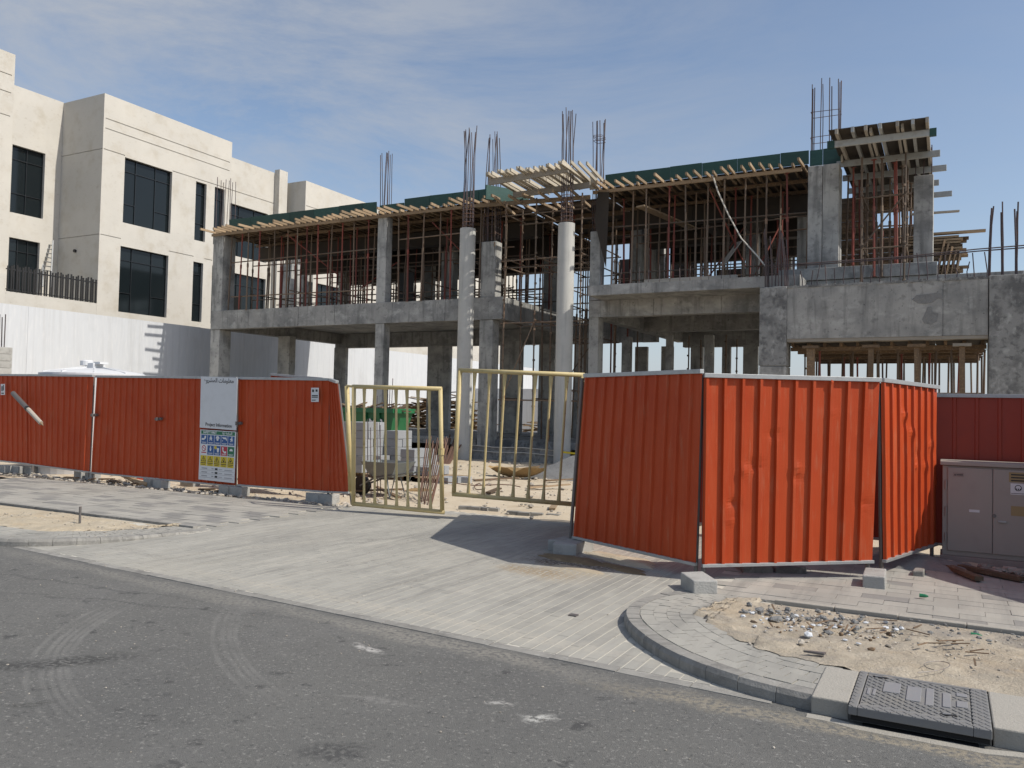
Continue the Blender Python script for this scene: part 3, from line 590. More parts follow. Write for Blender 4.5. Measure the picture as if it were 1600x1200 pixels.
for i, (px, py, l) in enumerate([(10, 738, 'concrete block under leftmost hoarding panel at frame edge'), (30, 739, 'concrete block left of the post of the pole-pierced panel'), (50, 740, 'dark concrete block under the post below the grey pole'), (128, 748, 'flat concrete block just left of the narrow white gap'), (145, 750, 'concrete block right under the narrow white gap'), (236, 760, 'concrete block beside the tan pipe under the plain red panel'), (252, 762, 'concrete block under the post right of the plain red panel'), (297, 760, 'small dark block under the panel with sign boards'), (356, 772, 'long concrete block below the safety board corner'), (374, 774, 'concrete block right of the safety board foot'), (494, 784, 'concrete block under the small white notice end of the hoarding'), (513, 786, 'concrete block under the bent end panel')]):
    p = G(px, py); a = jit(.35); o = MB().box(-.17, .17, -.10, .10, 0, .17).build('concrete_block', 'block_concrete', bevel=.012); o.location = (p[0], p[1], -.01); o.rotation_euler = (0, 0, a); WL[o.name] = Vector(p)
    tag(o, l, 'concrete block', 'concrete foot blocks of the hoarding')
for (px, py, l) in [(147, 649, 'rusty coupler clamping the panels at the narrow white gap'), (248, 655, 'rusty coupler on the joint right of plain red panel'), (372, 662, 'rusty coupler at the edge of the panel with sign boards')]:
    p = PY(px, py, 11.0); m = MB(); m.tube(p+np.array([-.09, 0, 0]), p+np.array([.09, 0, .01]), .028, 8); m.tube(p+np.array([0, -.04, -.03]), p+np.array([0, -.04, .04]), .022, 8); m.box(p[0]-.03, p[0]+.03, p[1]-.035, p[1]+.12, p[2]-.02, p[2]+.02)
    tag(m.build('pipe_coupler', 'steel_post', loc=p), l, 'coupler', 'rusty couplers joining the hoarding panels')
# pole through the sheet
a, b = PY(22, 616, 10.95), PY(64, 661, 10.75)
pt = thing('broken_pole', (a+b)/2, 'splintered grey wooden pole pushed slantwise through red hoarding', 'pole')
mid = a+(b-a)*.5; MB().tube(a+(a-b)*.04, mid, .052, 10).build('shaft', 'steel_post', pt, smooth=False); MB().tube(mid+(b-a)*.02, b, .048, 10, .045).build('shaft', 'grey_timber', pt)
MB().tube(mid-(b-a)*.01, mid+(b-a)*.035, .058, 10).build('band', 'black_metal', pt); MB().tube(b, b+(b-a)*.08, .03, 6, .008).build('splinter', 'timber', pt)

# ------------------------------------------------------------------ lettering and boards
def text(body, size, org, ex, ey, m, parent=None, align='CENTER', name='lettering', bold=0.):
    cu = bpy.data.curves.new('t', 'FONT'); cu.body = body; cu.size = size; cu.align_x = align; cu.offset = bold
    ob = bpy.data.objects.new('t', cu); COL.objects.link(ob); bpy.context.view_layer.update()
    dg = bpy.context.evaluated_depsgraph_get(); me = bpy.data.meshes.new_from_object(ob.evaluated_get(dg)); bpy.data.objects.remove(ob)
    ex, ey, org = Vector(ex), Vector(ey), Vector(org); base = wloc(parent) if parent else Vector((0, 0, 0))
    for v in me.vertices: v.co = org-base+ex*v.co.x+ey*v.co.y
    me.materials.clear(); me.materials.append(MATS[m]); me.name = name
    o = bpy.data.objects.new(name, me); COL.objects.link(o); WL[o.name] = base
    if parent: o.parent = parent
    return o
class Board:
    """flat print on a board: u to the right, v up, in metres from the lower left corner"""
    def __init__(s, o, ex, ey, root): s.o, s.ex, s.ey = Vector(o), Vector(ex).normalized(), Vector(ey).normalized(); s.n = s.ex.cross(s.ey).normalized(); s.root = root; s.k = 1
    def P(s, u, v, l): return s.o+s.ex*u+s.ey*v+s.n*(l*.0009)
    def poly(s, pts, m, l=1, name='print'):
        b = MB(); b.add([s.P(u, v, l) for u, v in pts], [tuple(range(len(pts)))]); return b.build(name, m, s.root)
    def multi(s, polys, m, l=1, name='print'):
        b = MB()
        for pts in polys: b.add([s.P(u, v, l) for u, v in pts], [tuple(range(len(pts)))])
        return b.build(name, m, s.root)
    def rect(s, u0, v0, u1, v1, m, l=1, name='print'): return s.poly([(u0, v0), (u1, v0), (u1, v1), (u0, v1)], m, l, name)
    def slab(s, w, h, t, m, name='panel'):
        q = [s.o, s.o+s.ex*w, s.o+s.ex*w+s.ey*h, s.o+s.ey*h]; MB().hexa([p-s.n*t for p in q], q).build(name, m, s.root, bevel=.0015)
    def text(s, body, size, u, v, m, l=2, bold=0., align='CENTER'): return text(body, size, s.P(u, v, l), s.ex, s.ey, m, s.root, align, bold=bold)
def circ(u, v, r, n=18, a0=0, a1=2*pi): return [(u+r*cos(a0+(a1-a0)*i/n), v+r*sin(a0+(a1-a0)*i/n)) for i in range(n)]
def rr(u0, v0, u1, v1): return [(u0, v0), (u1, v0), (u1, v1), (u0, v1)]
YS = 10.965
tl, tr, bl_, br_ = PY(314, 588.5, YS), PY(371, 591, YS-.02), PY(312, 668, YS), PY(368, 672.5, YS-.02)
r1_ = thing('information_board', bl_, 'white project information board on the red hoarding above the safety board', 'sign')
W1 = float(np.linalg.norm(tr-tl)); H1 = float(np.linalg.norm(tl-bl_))
ex = Vector(br_-bl_); ex.normalize(); ey = Vector(tl-bl_); ey.normalize()
bd = Board(bl_, ex, ey, r1_); bd.slab(W1, H1, .006, 'white_board')
bd.text('\ufee3\ufecc\ufee0\ufeee\ufee3\ufe8e\ufe95 \ufe8d\ufedf\ufee4\ufeb8\ufeae\ufeed\ufec9'[::-1], H1*.115, W1*.5, H1*.90, 'print_black', bold=.002); bd.text('Project Information', H1*.092, W1*.52, H1*.045, 'print_black', bold=.002)
tl, tr, bl_, br_ = PY(313, 671, YS+.012), PY(369, 676, YS-.008), PY(310, 749, YS+.012), PY(367, 755, YS-.008)
r2_ = thing('safety_board', bl_, 'colourful safety first board with pictograms on the red hoarding, lower of the two boards', 'sign')
W2 = float(np.linalg.norm(tr-tl)); H2 = float(np.linalg.norm(tl-bl_)); ex = Vector(br_-bl_); ey = Vector(tl-bl_)
bd = Board(bl_, ex, ey, r2_); bd.slab(W2, H2, .006, 'white_board')
mg = .03*W2; bd.rect(mg, H2*.915, W2-mg, H2*.985, 'print_green'); bd.text('SAFETY FIRST', H2*.065, W2*.28, H2*.93, 'print_white', bold=.002); bd.text('\ufe8d\ufedf\ufeb4\ufefc\ufee3\ufe94 \ufe83\ufeed\ufefb'[::-1], H2*.062, W2*.76, H2*.935, 'print_white', bold=.002)
rows = [(.72, .90, ['print_blue']*5), (.51, .695, ['print_white', 'print_blue', 'print_blue', 'print_red', 'print_green']), (.285, .49, ['print_yellow']*5)]
cw = (W2-2*mg)/5
for ri, (v0, v1, cols) in enumerate(rows):
    for ci, c in enumerate(cols):
        u0, u1 = mg+ci*cw+.006, mg+(ci+1)*cw-.006; V0, V1 = v0*H2, v1*H2; um = (u0+u1)/2; w = u1-u0; h = V1-V0; y = lambda f: V0+h*f; x = lambda f: u0+w*f
        bd.rect(u0, V0, u1, V1, c, 1, 'pictogram_tile')
        if ri == 2:
            bd.poly([(x(.08), y(.42)), (x(.92), y(.42)), (um, y(.96))], 'print_black', 2); bd.poly([(x(.2), y(.47)), (x(.8), y(.47)), (um, y(.86))], 'print_yellow', 3)
            sy = [[rr(x(.46), y(.58), x(.54), y(.78)), circ(um, y(.52), w*.05, 8)], [[(x(.52), y(.8)), (x(.4), y(.62)), (x(.5), y(.64)), (x(.46), y(.48)), (x(.62), y(.68)), (x(.52), y(.68))]], [circ(x(.5), y(.72), w*.06, 8), rr(x(.44), y(.5), x(.56), y(.68))], [[(x(.36), y(.5)), (x(.64), y(.5)), (x(.5), y(.75))]], [circ(x(.48), y(.6), w*.11, 8), rr(x(.5), y(.62), x(.62), y(.7))]][ci]
            bd.multi(sy, 'print_black', 4); bd.multi([rr(x(.08), y(.24), x(.92), y(.31)), rr(x(.2), y(.10), x(.8), y(.15))], 'print_black', 2)
        else:
            fg = 'print_white'
            P = [[[(x(.1), y(.42)), (x(.5), y(.42)), (x(.62), y(.56)), (x(.78), y(.6)), (x(.78), y(.9)), (x(.56), y(.9)), (x(.5), y(.62)), (x(.1), y(.62))]],
                 [circ(um, y(.88), w*.09, 10), [(x(.36), y(.78)), (x(.64), y(.78)), (x(.72), y(.6)), (x(.66), y(.58)), (x(.58), y(.68)), (x(.72), y(.4)), (x(.62), y(.38)), (um, y(.56)), (x(.36), y(.38)), (x(.27), y(.4)), (x(.42), y(.66)), (x(.32), y(.58)), (x(.26), y(.62))]],
                 [circ(um, y(.66), w*.3, 12, 0, pi*1.09), circ(um, y(.58), w*.17, 12)],
                 [[(x(.1), y(.85)), (x(.8), y(.85)), (x(.92), y(.55)), (x(.8), y(.5)), (x(.7), y(.66)), (x(.35), y(.66))], rr(x(.15), y(.42), x(.3), y(.5))],
                 [circ(x(.6), y(.87), w*.09, 10), [(x(.48), y(.78)), (x(.66), y(.8)), (x(.74), y(.6)), (x(.66), y(.4)), (x(.58), y(.4)), (x(.6), y(.56)), (x(.44), y(.38)), (x(.36), y(.42)), (x(.5), y(.6)), (x(.3), y(.62)), (x(.3), y(.68))]]][ci] if ri == 0 else None
            if ri == 1:
                P = [None, [circ(um, y(.82), w*.1, 10), [(x(.34), y(.7)), (x(.66), y(.7)), (x(.58), y(.4)), (x(.42), y(.4))]], [[(x(.42), y(.78)), (x(.82), y(.78)), (x(.74), y(.32)), (x(.5), y(.32))]], [[(x(.2), y(.9)), (x(.42), y(.9)), (x(.42), y(.7)), (x(.36), y(.64)), (x(.6), y(.44)), (x(.7), y(.5)), (x(.86), y(.48)), (x(.84), y(.3)), (x(.6), y(.26)), (x(.3), y(.46))]], [circ(x(.55), y(.55), w*.26, 10, 0, pi*1.12)]][ci]
                if ci == 0: bd.multi([circ(um, y(.66), w*.34, 20)], 'print_red', 2); bd.multi([circ(um, y(.66), w*.25, 20)], 'print_white', 3); bd.multi([[(x(.27), y(.78)), (x(.32), y(.84)), (x(.75), y(.54)), (x(.7), y(.48))]], 'print_red', 4); bd.multi([rr(x(.1), y(.15), x(.9), y(.26))], 'print_red', 2)
                if ci == 2: bd.multi([circ(x(.22), y(.82), w*.2, 12)], 'print_yellow', 2)
            if P: bd.multi(P, fg, 3)
            if not (ri == 1 and ci == 0): bd.multi([rr(x(.12), y(.17), x(.88), y(.21)), rr(x(.2), y(.08), x(.8), y(.12))], fg, 2)
for k in range(3):
    v = H2*(.215-.075*k); bd.rect(mg, v-.012, W2-mg, v-.006, 'print_grey'); bd.multi([rr(W2*.08, v+.01, W2*.24, v+.03), rr(W2*.36, v+.012, W2*.42, v+.03), rr(W2*.56, v+.014, W2*.66, v+.024), rr(W2*.72, v+.008, W2*.93, v+.022)], 'print_grey', 2); bd.multi([rr(W2*.455, v+.002, W2*.53, v+.038)], 'print_black', 2)
def sticker(px0, py0, px1, py1, Y, label, cols):
    a, b, c = PY(px0, py1, Y), PY(px1, py1, Y), PY(px0, py0, Y); rt = thing('notice', a, label, 'notice'); bd = Board(a, b-a, c-a, rt)
    w, h = float(np.linalg.norm(b-a)), float(np.linalg.norm(c-a)); bd.slab(w, h, .003, 'white_board'); bd.multi([rr(w*u0, h*v0, w*u1, h*v1) for (u0, v0, u1, v1) in cols], 'print_black', 2); return rt
sticker(486, 606, 498, 628, 10.955, 'small white paper notice on red panel nearest the left gate', [(.1, .1, .6, .16), (.1, .3, .9, .36), (.1, .4, .9, .48), (.15, .7, .4, .88), (.6, .72, .85, .88)])
sticker(1, 600, 7.5, 617, 11.0, 'small white sticker on leftmost red panel', [(.2, .1, .8, .2), (.2, .35, .5, .8), (.6, .4, .8, .9)])

# ------------------------------------------------------------------ gates
def gate(name, b0, b1, t0, t1, n, label, posts):
    b0, b1, t0, t1 = [Vector(p) for p in (b0, b1, t0, t1)]; root = thing(name, (b0.x, b0.y, 0), label, 'gate')
    ex = (b1-b0).normalized(); g = lambda s, v: (b0.lerp(b1, s)).lerp(t0.lerp(t1, s), v)
    MB().tube(t0-ex*.02, t1+ex*.02, .034, 10).build('top_rail', 'yellow_paint', root, smooth=True); MB().tube(b0-ex*.02, b1+ex*.03, .034, 10).build('bottom_rail', 'yellow_paint', root, smooth=True)
    for k in range(n):
        s = k/(n-1); big = k in (0, n-1); r = .034 if big else .0185; m = MB()
        a, b, c, d = g(s, .0), g(s, .12), g(s, .84), g(s, 1.)
        if big: m.tube(a, d, r, 10)
        else:
            for (p, q, w0, w1) in ((a, b, .034, .019), (b, c, .019, .019), (c, d, .019, .036)):      # pipe ends flattened where they are welded on
                p, q = Vector(p), Vector(q); y = ex.cross((q-p).normalized())
                R0 = [p+ex*(w0*cos(2*pi*i/8))+y*(.019*.019/w0*sin(2*pi*i/8)) for i in range(8)]; R1 = [q+ex*(w1*cos(2*pi*i/8))+y*(.019*.019/w1*sin(2*pi*i/8)) for i in range(8)]
                m.add(R0+R1, [(i, (i+1) % 8, 8+(i+1) % 8, 8+i) for i in range(8)])
        m.build('stile' if big else 'bar', 'yellow_paint', root, smooth=True)
    return root, g, ex
gl, g, ex = gate('gate_leaf', D(552, 787, 13.1), D(691, 800, 12.5), D(553, 604, 13.1), D(688, 607.5, 12.5), 9, 'lower yellow tube gate leaf standing half open beside the hoarding end', None)
c = g(1, .49); MB().tube(c-Vector((0, 0, .05)), c+Vector((0, 0, .05)), .048, 10).build('clamp', 'yellow_paint', gl)
pa, pb = D(548, 768, 13.35), D(542, 603, 13.35); MB().tube(pa, pb, .04, 10).build('hinge_post', 'yellow_paint', gl, smooth=True)
MB().tube(pb, g(0, 1), .02, 8).build('hinge', 'yellow_paint', gl); MB().tube(pa, g(0, .03), .02, 8).build('hinge', 'yellow_paint', gl)
gr, g, ex = gate('gate_leaf', D(709, 772, 12.5), D(897, 788, 12.0), D(719, 578.5, 12.5), D(911, 586, 12.0), 9, 'higher yellow tube gate leaf hung next to shaded red panel', None)

# ------------------------------------------------------------------ utility cabinet
cb = thing('utility_cabinet', (.55, 10.9, 0), 'beige grey electrical cabinet with two doors before the maroon hoarding', 'utility cabinet')
x0, x1, yc = -.045, 1.42, 10.9
MB().box(x0-.02, x1+.02, yc-.02, yc+.47, -.05, .11).build('plinth', 'cabinet_plinth', cb, bevel=.006)
MB().box(x0, x1, yc, yc+.45, .11, 1.155).build('body', 'cabinet_paint', cb, bevel=.008)
MB().box(x0-.025, x1+.025, yc-.04, yc+.48, 1.158, 1.205).build('roof', 'cabinet_paint', cb, bevel=.008)
for (a, b, hx) in ((x0+.055, .462, 0), (.468, .965, 1), (.971, 1.37, 0)):
    d = MB().box(a, b, yc-.022, yc-.002, .17, 1.135).build('door', 'cabinet_paint', cb, bevel=.005)
    if hx: 
        MB().tube((a+.012, yc-.03, .605), (a+.012, yc-.022, .605), .022, 12).build('lock', 'steel_post', d); MB().box(a+.05, a+.13, yc-.045, yc-.023, .535, .555).build('handle', 'galvanised', d, bevel=.003)
    if a < .1:
        for z in (.32, .62, .93): MB().tube((a-.018, yc-.012, z-.05), (a-.018, yc-.012, z+.05), .012, 8).build('hinge', 'cabinet_paint', d)
        bd = Board((a+.055, yc-.0235, 1.03), (1, 0, 0), (0, 0, 1), d); bd.rect(0, 0, .11, .045, 'cabinet_plinth', 1, 'name_plate'); bd.multi([[(.01, .012), (.03, .012), (.02, .034)]]+[rr(.036+.011*k, .014, .043+.011*k, .031) for k in range(6)], 'print_black', 2)
        bd.rect(.165, -.40, .27, -.37, 'white_board', 1, 'label_strip')
    elif hx:
        bd = Board((a+.155, yc-.0235, .60), (1, 0, 0), (0, 0, 1), d)
        bd.rect(0, .40, .26, .51, 'sticker_tan', 1, 'sticker'); bd.multi([rr(.02, .41+.033*k, .24, .425+.033*k) for k in range(3)], 'print_black', 2)
        bd.rect(.015, .26, .17, .385, 'white_board', 1, 'sticker'); bd.multi([circ(.09, .335, .035, 16), rr(.02, .27, .16, .276)], 'print_black', 2); bd.multi([circ(.09, .335, .027, 16)], 'white_board', 3); bd.multi([rr(.065+.02*k, .312, .077+.02*k, .33) for k in range(3)], 'print_black', 4)
        bd.rect(.02, .02, .24, .13, 'sticker_tan', 1, 'sticker')
for k, (a, b) in enumerate([((1484, 886), (1530, 904)), ((1500, 885), (1598, 905))]):
    a, b = G(*a, .06), G(*b, .06); tag(MB().bar(a, b, .09, .045).build('plank', 'old_or_shaded_timber', loc=a), ['short brown plank lying slantwise before the cabinet', 'long brown plank lying along the cabinet foot'][k], 'plank')
foot((1426, 903), (1444, 905), (1428, 897), .09, 'small grey block lying on the pavement left of the cabinet', 'concrete block', 'loose blocks by the cabinet', 'kerb_stone')
for (px0, py0, px1, py1, l) in [(1160, 886, 1208, 898, 'low concrete slab in shade under the widest sunlit panel'), (1212, 893, 1262, 899, 'second low concrete slab under the widest sunlit panel')]:
    foot((px0, py1), (px1, py1+1), (px0, py0-6), .10, l, 'concrete block', 'concrete slabs lying under the hoarding', 'rough_concrete')

# ------------------------------------------------------------------ cast iron gully cover set in the kerb
gc = thing('gully_cover', (-.12, 5.3, 0), 'cast iron inspection cover over a kerb gully, raised tread pattern', 'drain cover')
X0, X1, Y0, Y1, ZT = -.475, .215, 4.945, 5.66, .100
fr = MB(); fr.box(X0, X0+.045, Y0, Y1, .052, ZT); fr.box(X1-.085, X1, Y0, Y1, .052, ZT); fr.box(X0+.046, X1-.086, Y0, Y0+.06, .052, ZT); fr.box(X0+.046, X1-.086, Y1-.03, Y1, .052, ZT); fr.build('frame', 'cast_iron', gc, bevel=.004)
LX0, LX1, LY0, LY1 = X0+.051, X1-.091, Y0+.065, Y1-.035
MB().box(LX0, LX1, LY0, LY1, .048, ZT-.002).build('lid', 'cast_iron', gc, bevel=.004)
MB().box(X0+.01, X1-.01, Y0+.02, Y1-.01, .02, .047).build('seat', 'dark_void', gc)
pads = [(LX0+.10, LX0+.19, Y0+.36, Y0+.56), (LX0+.225, LX0+.30, Y0+.27, Y0+.54), (LX0+.325, LX0+.365, Y0+.24, Y0+.56), (LX0+.41, LX0+.45, Y0+.26, Y0+.52), (LX0+.48, LX0+.535, Y0+.30, Y0+.41), (LX0+.48, LX0+.535, Y0+.50, Y0+.56), (LX0+.02, LX0+.035, Y0+.26, Y0+.38), (LX0+.05, LX0+.065, Y0+.26, Y0+.38)]
for (a, b_, c, d) in pads: MB().box(a, b_, c, d, ZT-.003, ZT+.004).build('pad', 'iron_pad', gc, bevel=.002)
tr = MB(); s = .030
def inpad(x, y): return any(a-.012 < x < b_+.012 and c-.012 < y < d+.012 for (a, b_, c, d) in pads) or abs(x-LX0) < .01 or abs(x-LX1) < .01 or (LX0 < x < LX1 and (abs(y-LY0) < .01 or abs(y-LY1) < .008))
for i in range(int((X1-X0)/s)):
    for j in range(int((Y1-Y0)/s)):
        x, y = X0+.014+i*s, Y0+.014+j*s
        if inpad(x, y): continue
        sg = 1 if (i+j) % 2 else -1; d = .0115; tr.bar((x-d, y-d*sg, ZT), (x+d, y+d*sg, ZT), .007, .005)
tr.build('tread', 'cast_iron', gc)['kind'] = 'stuff'
for (x, y, a) in ((LX0+.07, Y1-.085, 0), (LX0+.44, Y0+.13, 0)):
    MB().prism([(x+.042*cos(t), y+.016*sin(t)+.3*.042*cos(t)*0) for t in np.linspace(0, 2*pi, 14, endpoint=False)], ZT-.002, ZT+.0035).build('lifting_slot', 'dark_void', gc)
    MB().bar((x-.03, y-.004, ZT+.005), (x+.01, y+.006, ZT+.005), .012, .006).build('slot_rim', 'iron_pad', gc)
MB().hexa([(X0, 5.05, -.06), (X1, 5.05, -.06), (X1, 5.12, -.06), (X0, 5.12, -.06)], [(X0, 4.985, .0505), (X1, 4.985, .0505), (X1, 5.12, .0505), (X0, 5.12, .0505)]).build('throat_plate', 'cast_iron', gc)
MB().box(X0+.07, X1-.06, 4.955, 5.05, -.02, -.001).build('throat_opening', 'dark_void', gc)
for k, (a, b_) in enumerate(((-.68, -.48), (.222, .42))):
    o = MB(); o.box(a, b_, 5.02, 5.66, -.06, .094+.003*k); tag(o.build('concrete_surround', 'pale_concrete', loc=((a+b_)/2, 5.3, 0), bevel=.008), ['smooth pale concrete slab left of the iron gully cover', 'smooth pale concrete slab right of the iron gully cover'][k], 'concrete slab')
lip = MB(); xs_ = np.linspace(X0-.22, X1+.25, 34)
for a, e in zip(xs_, xs_[1:]):
    f = lambda x: 4.965-.045*min(1, max(0, (x-X0+.1)/.15), max(0, (X1+.12-x)/.15))+.006*nz(x, 0, 9)
    lip.hexa([(a, f(a)-.03, -.03), (e, f(e)-.03, -.03), (e, f(e)+.02, -.03), (a, f(a)+.02, -.03)], [(a, f(a)-.03, -.003), (e, f(e)-.03, -.003), (e, f(e)+.02, .004), (a, f(a)+.02, .004)])
lip.build('road_lip', 'pale_concrete', gc)['kind'] = 'stuff'

# ------------------------------------------------------------------ odd bits lying about
def bit(nm, m, mb, loc, label, cat): return tag(mb.build(nm, m, loc=loc), label, cat)
p = G(1262, 992, .1); m = MB(); rock(m, p, .045); bit('rubble_lump', 'white_plaster', m, p, 'white lump of plaster rubble in the right sand verge', 'rubble')
p = G(1252, 1004, .1); m = MB(); rock(m, p, .03); bit('rubble_lump', 'stone', m, p, 'greenish stone beside the white plaster lump in sand verge', 'rubble')
p = G(1336, 981, .08); m = MB(); rock(m, p, .05); bit('rubble_lump', 'gravel_grey', m, p, 'dark grey lump of mortar in the middle of the right sand verge', 'rubble')
p = G(1212, 967, .08); m = MB(); rock(m, p, .06, .5); bit('rubble_lump', 'gravel_grey', m, p, 'broken dark paving lump at the top of the right sand verge', 'rubble')
p = G(1273, 1021, .115); m = MB(); m.add([p+np.array(q) for q in ((-.07, -.01, 0), (.06, -.02, 0), (.07, .02, 0), (-.02, .015, 0), (-.07, -.01, .012), (.06, -.02, .014), (.07, .02, .014), (-.02, .015, .012))], [(0, 3, 2, 1), (4, 5, 6, 7), (0, 1, 5, 4), (1, 2, 6, 5), (2, 3, 7, 6), (3, 0, 4, 7)]); bit('slate_shard', 'steel_post', m, p, 'flat brown shard lying in the right sand verge', 'shard')
for (px, py, l) in [(1443, 933, 'crushed green bottle on the right pavement tiles'), (1525, 995, 'crushed green bottle at the pavement edge above the sand verge')]:
    p = G(px, py, .04); m = MB(); m.tube(p+np.array([-.035, 0, .012]), p+np.array([.015, .005, .012]), .018, 8, .016); m.tube(p+np.array([.015, .005, .012]), p+np.array([.04, .007, .010]), .015, 8, .007); bit('bottle', 'bottle_green', m, p, l, 'bottle')
p = G(896, 962); m = MB(); m.box(p[0]-.035, p[0]+.035, p[1]-.03, p[1]+.03, .0, .010); bit('metal_scrap', 'steel_post', m, p, 'flat dark metal scrap lying on the driveway pavers', 'scrap')
p = D(125, 806, 11.0); bit('steel_peg', 'steel_post', MB().tube((p[0], p[1], -.05), (p[0], p[1], .26), .016, 8), (p[0], p[1], 0), 'short dark steel peg standing in the left sand verge', 'peg')
a = [PY(192, 742, 11.35), PY(203, 747, 11.2), PY(215, 754, 11.1), PY(232, 757, 11.0)]; bit('drain_pipe', 'pipe_tan', MB().path(a, .05, 8), a[0], 'tan pipe poking out from under the plain red panel', 'pipe')
for k, px in enumerate((211, 224)):
    p = PY(px, 752, 11.9); o = MB(); o.hexa([p+np.array(q) for q in ((0, 0, -.05), (.22, 0, -.05), (.22, .3, -.05), (0, .3, -.05))], [p+np.array(q) for q in ((.02, .05, .22), (.20, .05, .22), (.20, .25, .22), (.02, .25, .22))]); tag(o.build('traffic_barrier', 'orange_plastic', loc=p, bevel=.02), ['left orange plastic block seen below the plain red panel', 'right orange plastic block seen below the plain red panel'][k], 'barrier')
for k in range(9):
    x = U(-19, -9); y = 10.85+abs(R.gauss(0, .25)); a = U(0, 3); tag(MB().bar((x, y, .04), (x+.4*cos(a), y+.2*sin(a), .05), .07, .03).build('plank_offcut', 'old_or_shaded_timber', loc=(x, y, 0)), 'short brown board offcut in the rubble below the red hoarding', 'offcut', 'board offcuts in the rubble')
pts = [G(1372, 1040, .12)]+[G(1530+40*cos(t)-14*t, 1042+9*sin(t*1.0), .135) for t in np.linspace(2.6, 7.6, 16)]
bit('loose_wire', 'steel_post', MB().path(pts[1:], .0025, 4), pts[1], 'thin loop of wire lying on the right sand verge', 'wire')

# ================================================================== UNFINISHED CONCRETE BUILDING
YF0 = 24.2
ub = thing('unfinished_building', (-13, YF0, 0), 'grey concrete villa skeleton under construction, upper floor full of props', 'building')
def rebars(col, cx, cy, w, d, z0, z1, nx=3, ny=3, rnd=.04, lean=.03, hoops=(), rad=.014):
    for i in range(nx):
        for j in range(ny):
            if 0 < i < nx-1 and 0 < j < ny-1: continue
            x, y = cx-w/2+w*i/max(nx-1, 1), cy-d/2+d*j/max(ny-1, 1); lx, ly = jit(lean), jit(lean); zt = z1+jit(.12); h = zt-z0
            m = MB(); pts = [(x+lx*h*t*t+jit(.006), y+ly*h*t*t, z0+h*t) for t in (0, .25, .5, .75, 1)]
            m.path(pts, rad*R.uniform(.85, 1.15), 5); m.build('rebar', 'rebar_steel', col)
    for z in hoops:
        m = MB(); a, b_ = w/2+.02, d/2+.02; m.path([(cx-a, cy-b_, z+jit(.03)), (cx+a, cy-b_, z+jit(.03)), (cx+a, cy+b_, z), (cx-a, cy+b_, z), (cx-a, cy-b_, z)], .009, 4); m.build('hoop', 'rust_steel', col)
def column(x0, x1, y0, y1, z0, z1, m='column_concrete', bars=None, hoops=(), **k):
    o = MB().box(x0, x1, y0, y1, z0, z1).build('column', m, ub, loc=((x0+x1)/2, (y0+y1)/2, z0), bevel=.015)
    if bars: rebars(o, (x0+x1)/2, (y0+y1)/2, (x1-x0)-.1, (y1-y0)-.1, z1-.05, bars, hoops=hoops, **k)
    return o
def beam_x(x0, x1, y0, y1, z0, z1, m='concrete', seg=2.4):
    b = MB(); x = x0
    while x < x1-.01:
        e = min(x+seg*R.uniform(.75, 1.15), x1); 
        if x1-e < .5: e = x1
        d = jit(.005); b.box(x, e-.018, y0+d, y1, z0+jit(.004), z1+jit(.006)); x = e
    b.box(x0+.01, x1-.01, y0+.02, y1-.01, z0+.012, z1-.012)
    return b.build('beam', m, ub, loc=((x0+x1)/2, (y0+y1)/2, z0))
def beam_y(x0, x1, y0, y1, z0, z1, m='concrete'): return MB().box(x0, x1, y0, y1, z0, z1).build('beam', m, ub, loc=((x0+x1)/2, y0, z0), bevel=.012)
def slab(x0, x1, y0, y1, z0, z1, m='concrete'): return MB().box(x0, x1, y0, y1, z0, z1).build('slab', m, ub, loc=((x0+x1)/2, (y0+y1)/2, z0), bevel=.012)
# ground floor slab on its tie beams
slab(-27.2, -14.3, 24.35, 33.5, .42, .66, 'rough_concrete'); slab(-14.28, -10.2, 24.6, 33.5, .40, .64, 'rough_concrete'); slab(-10.18, 1.6, 24.4, 35, .30, .55, 'rough_concrete')
beam_x(-27.2, -14.3, 31.0, 31.3, -.1, .415, 'rough_concrete')
beam_x(-14.05, -10.85, 23.45, 23.75, -.1, .44, 'rough_concrete', 1.6)
# columns, ground floor and above
column(-27.2, -26.68, 24.23, 24.85, 0, 4.73); column(-27.2, -26.62, 24.22, 24.9, 5.5, 8.66, bars=11.1)
column(-18.65, -18.26, 24.23, 24.62, 0, 4.73); column(-18.65, -18.24, 24.22, 24.58, 5.5, 8.68, bars=11.1, nx=3)
column(-14.2, -13.68, 24.23, 24.7, 0, 4.73); column(-14.2, -13.62, 24.22, 24.66, 5.5, 7.42, bars=11.15, nx=4, hoops=(7.7, 8.0, 8.3))
column(-10.15, -9.82, 24.23, 24.68, 0, 4.68); column(-10.15, -9.80, 24.22, 24.6, 5.5, 7.45, bars=11.05, hoops=(7.8, 8.1, 10.4, 10.5, 10.55))
column(-3.52, -3.135, 24.22, 25.0, 5.5, 8.76); column(-3.125, -2.70, 24.225, 25.0, 5.5, 8.77, bars=None)
c5 = column(-3.45, -2.75, 25.03, 25.3, 5.5, 8.7); rebars(c5, -3.1, 24.6, .72, .5, 8.74, 11.2, 4, 3, hoops=(9.6, 10.35), lean=.012)
x0, x1 = PY(1427, 380, 25.6)[0], PY(1458, 380, 25.6)[0]; column(x0, x1, 25.6, 26.3, 5.2, 8.55, bars=9.4)
x0 = PY(440, 325, 31)[0]; c = column(x0, x0+.8, 31, 31.6, 5.5, 8.8); rebars(c, x0+.4, 31.3, .8, .5, 8.8, 10.5, 5, 2)
x0 = PY(1000, 250, 30)[0]; c = column(x0, x0+.5, 30, 30.6, 5.5, 8.8); rebars(c, x0+.25, 30.3, .45, .5, 8.8, 10.6, 4, 2)
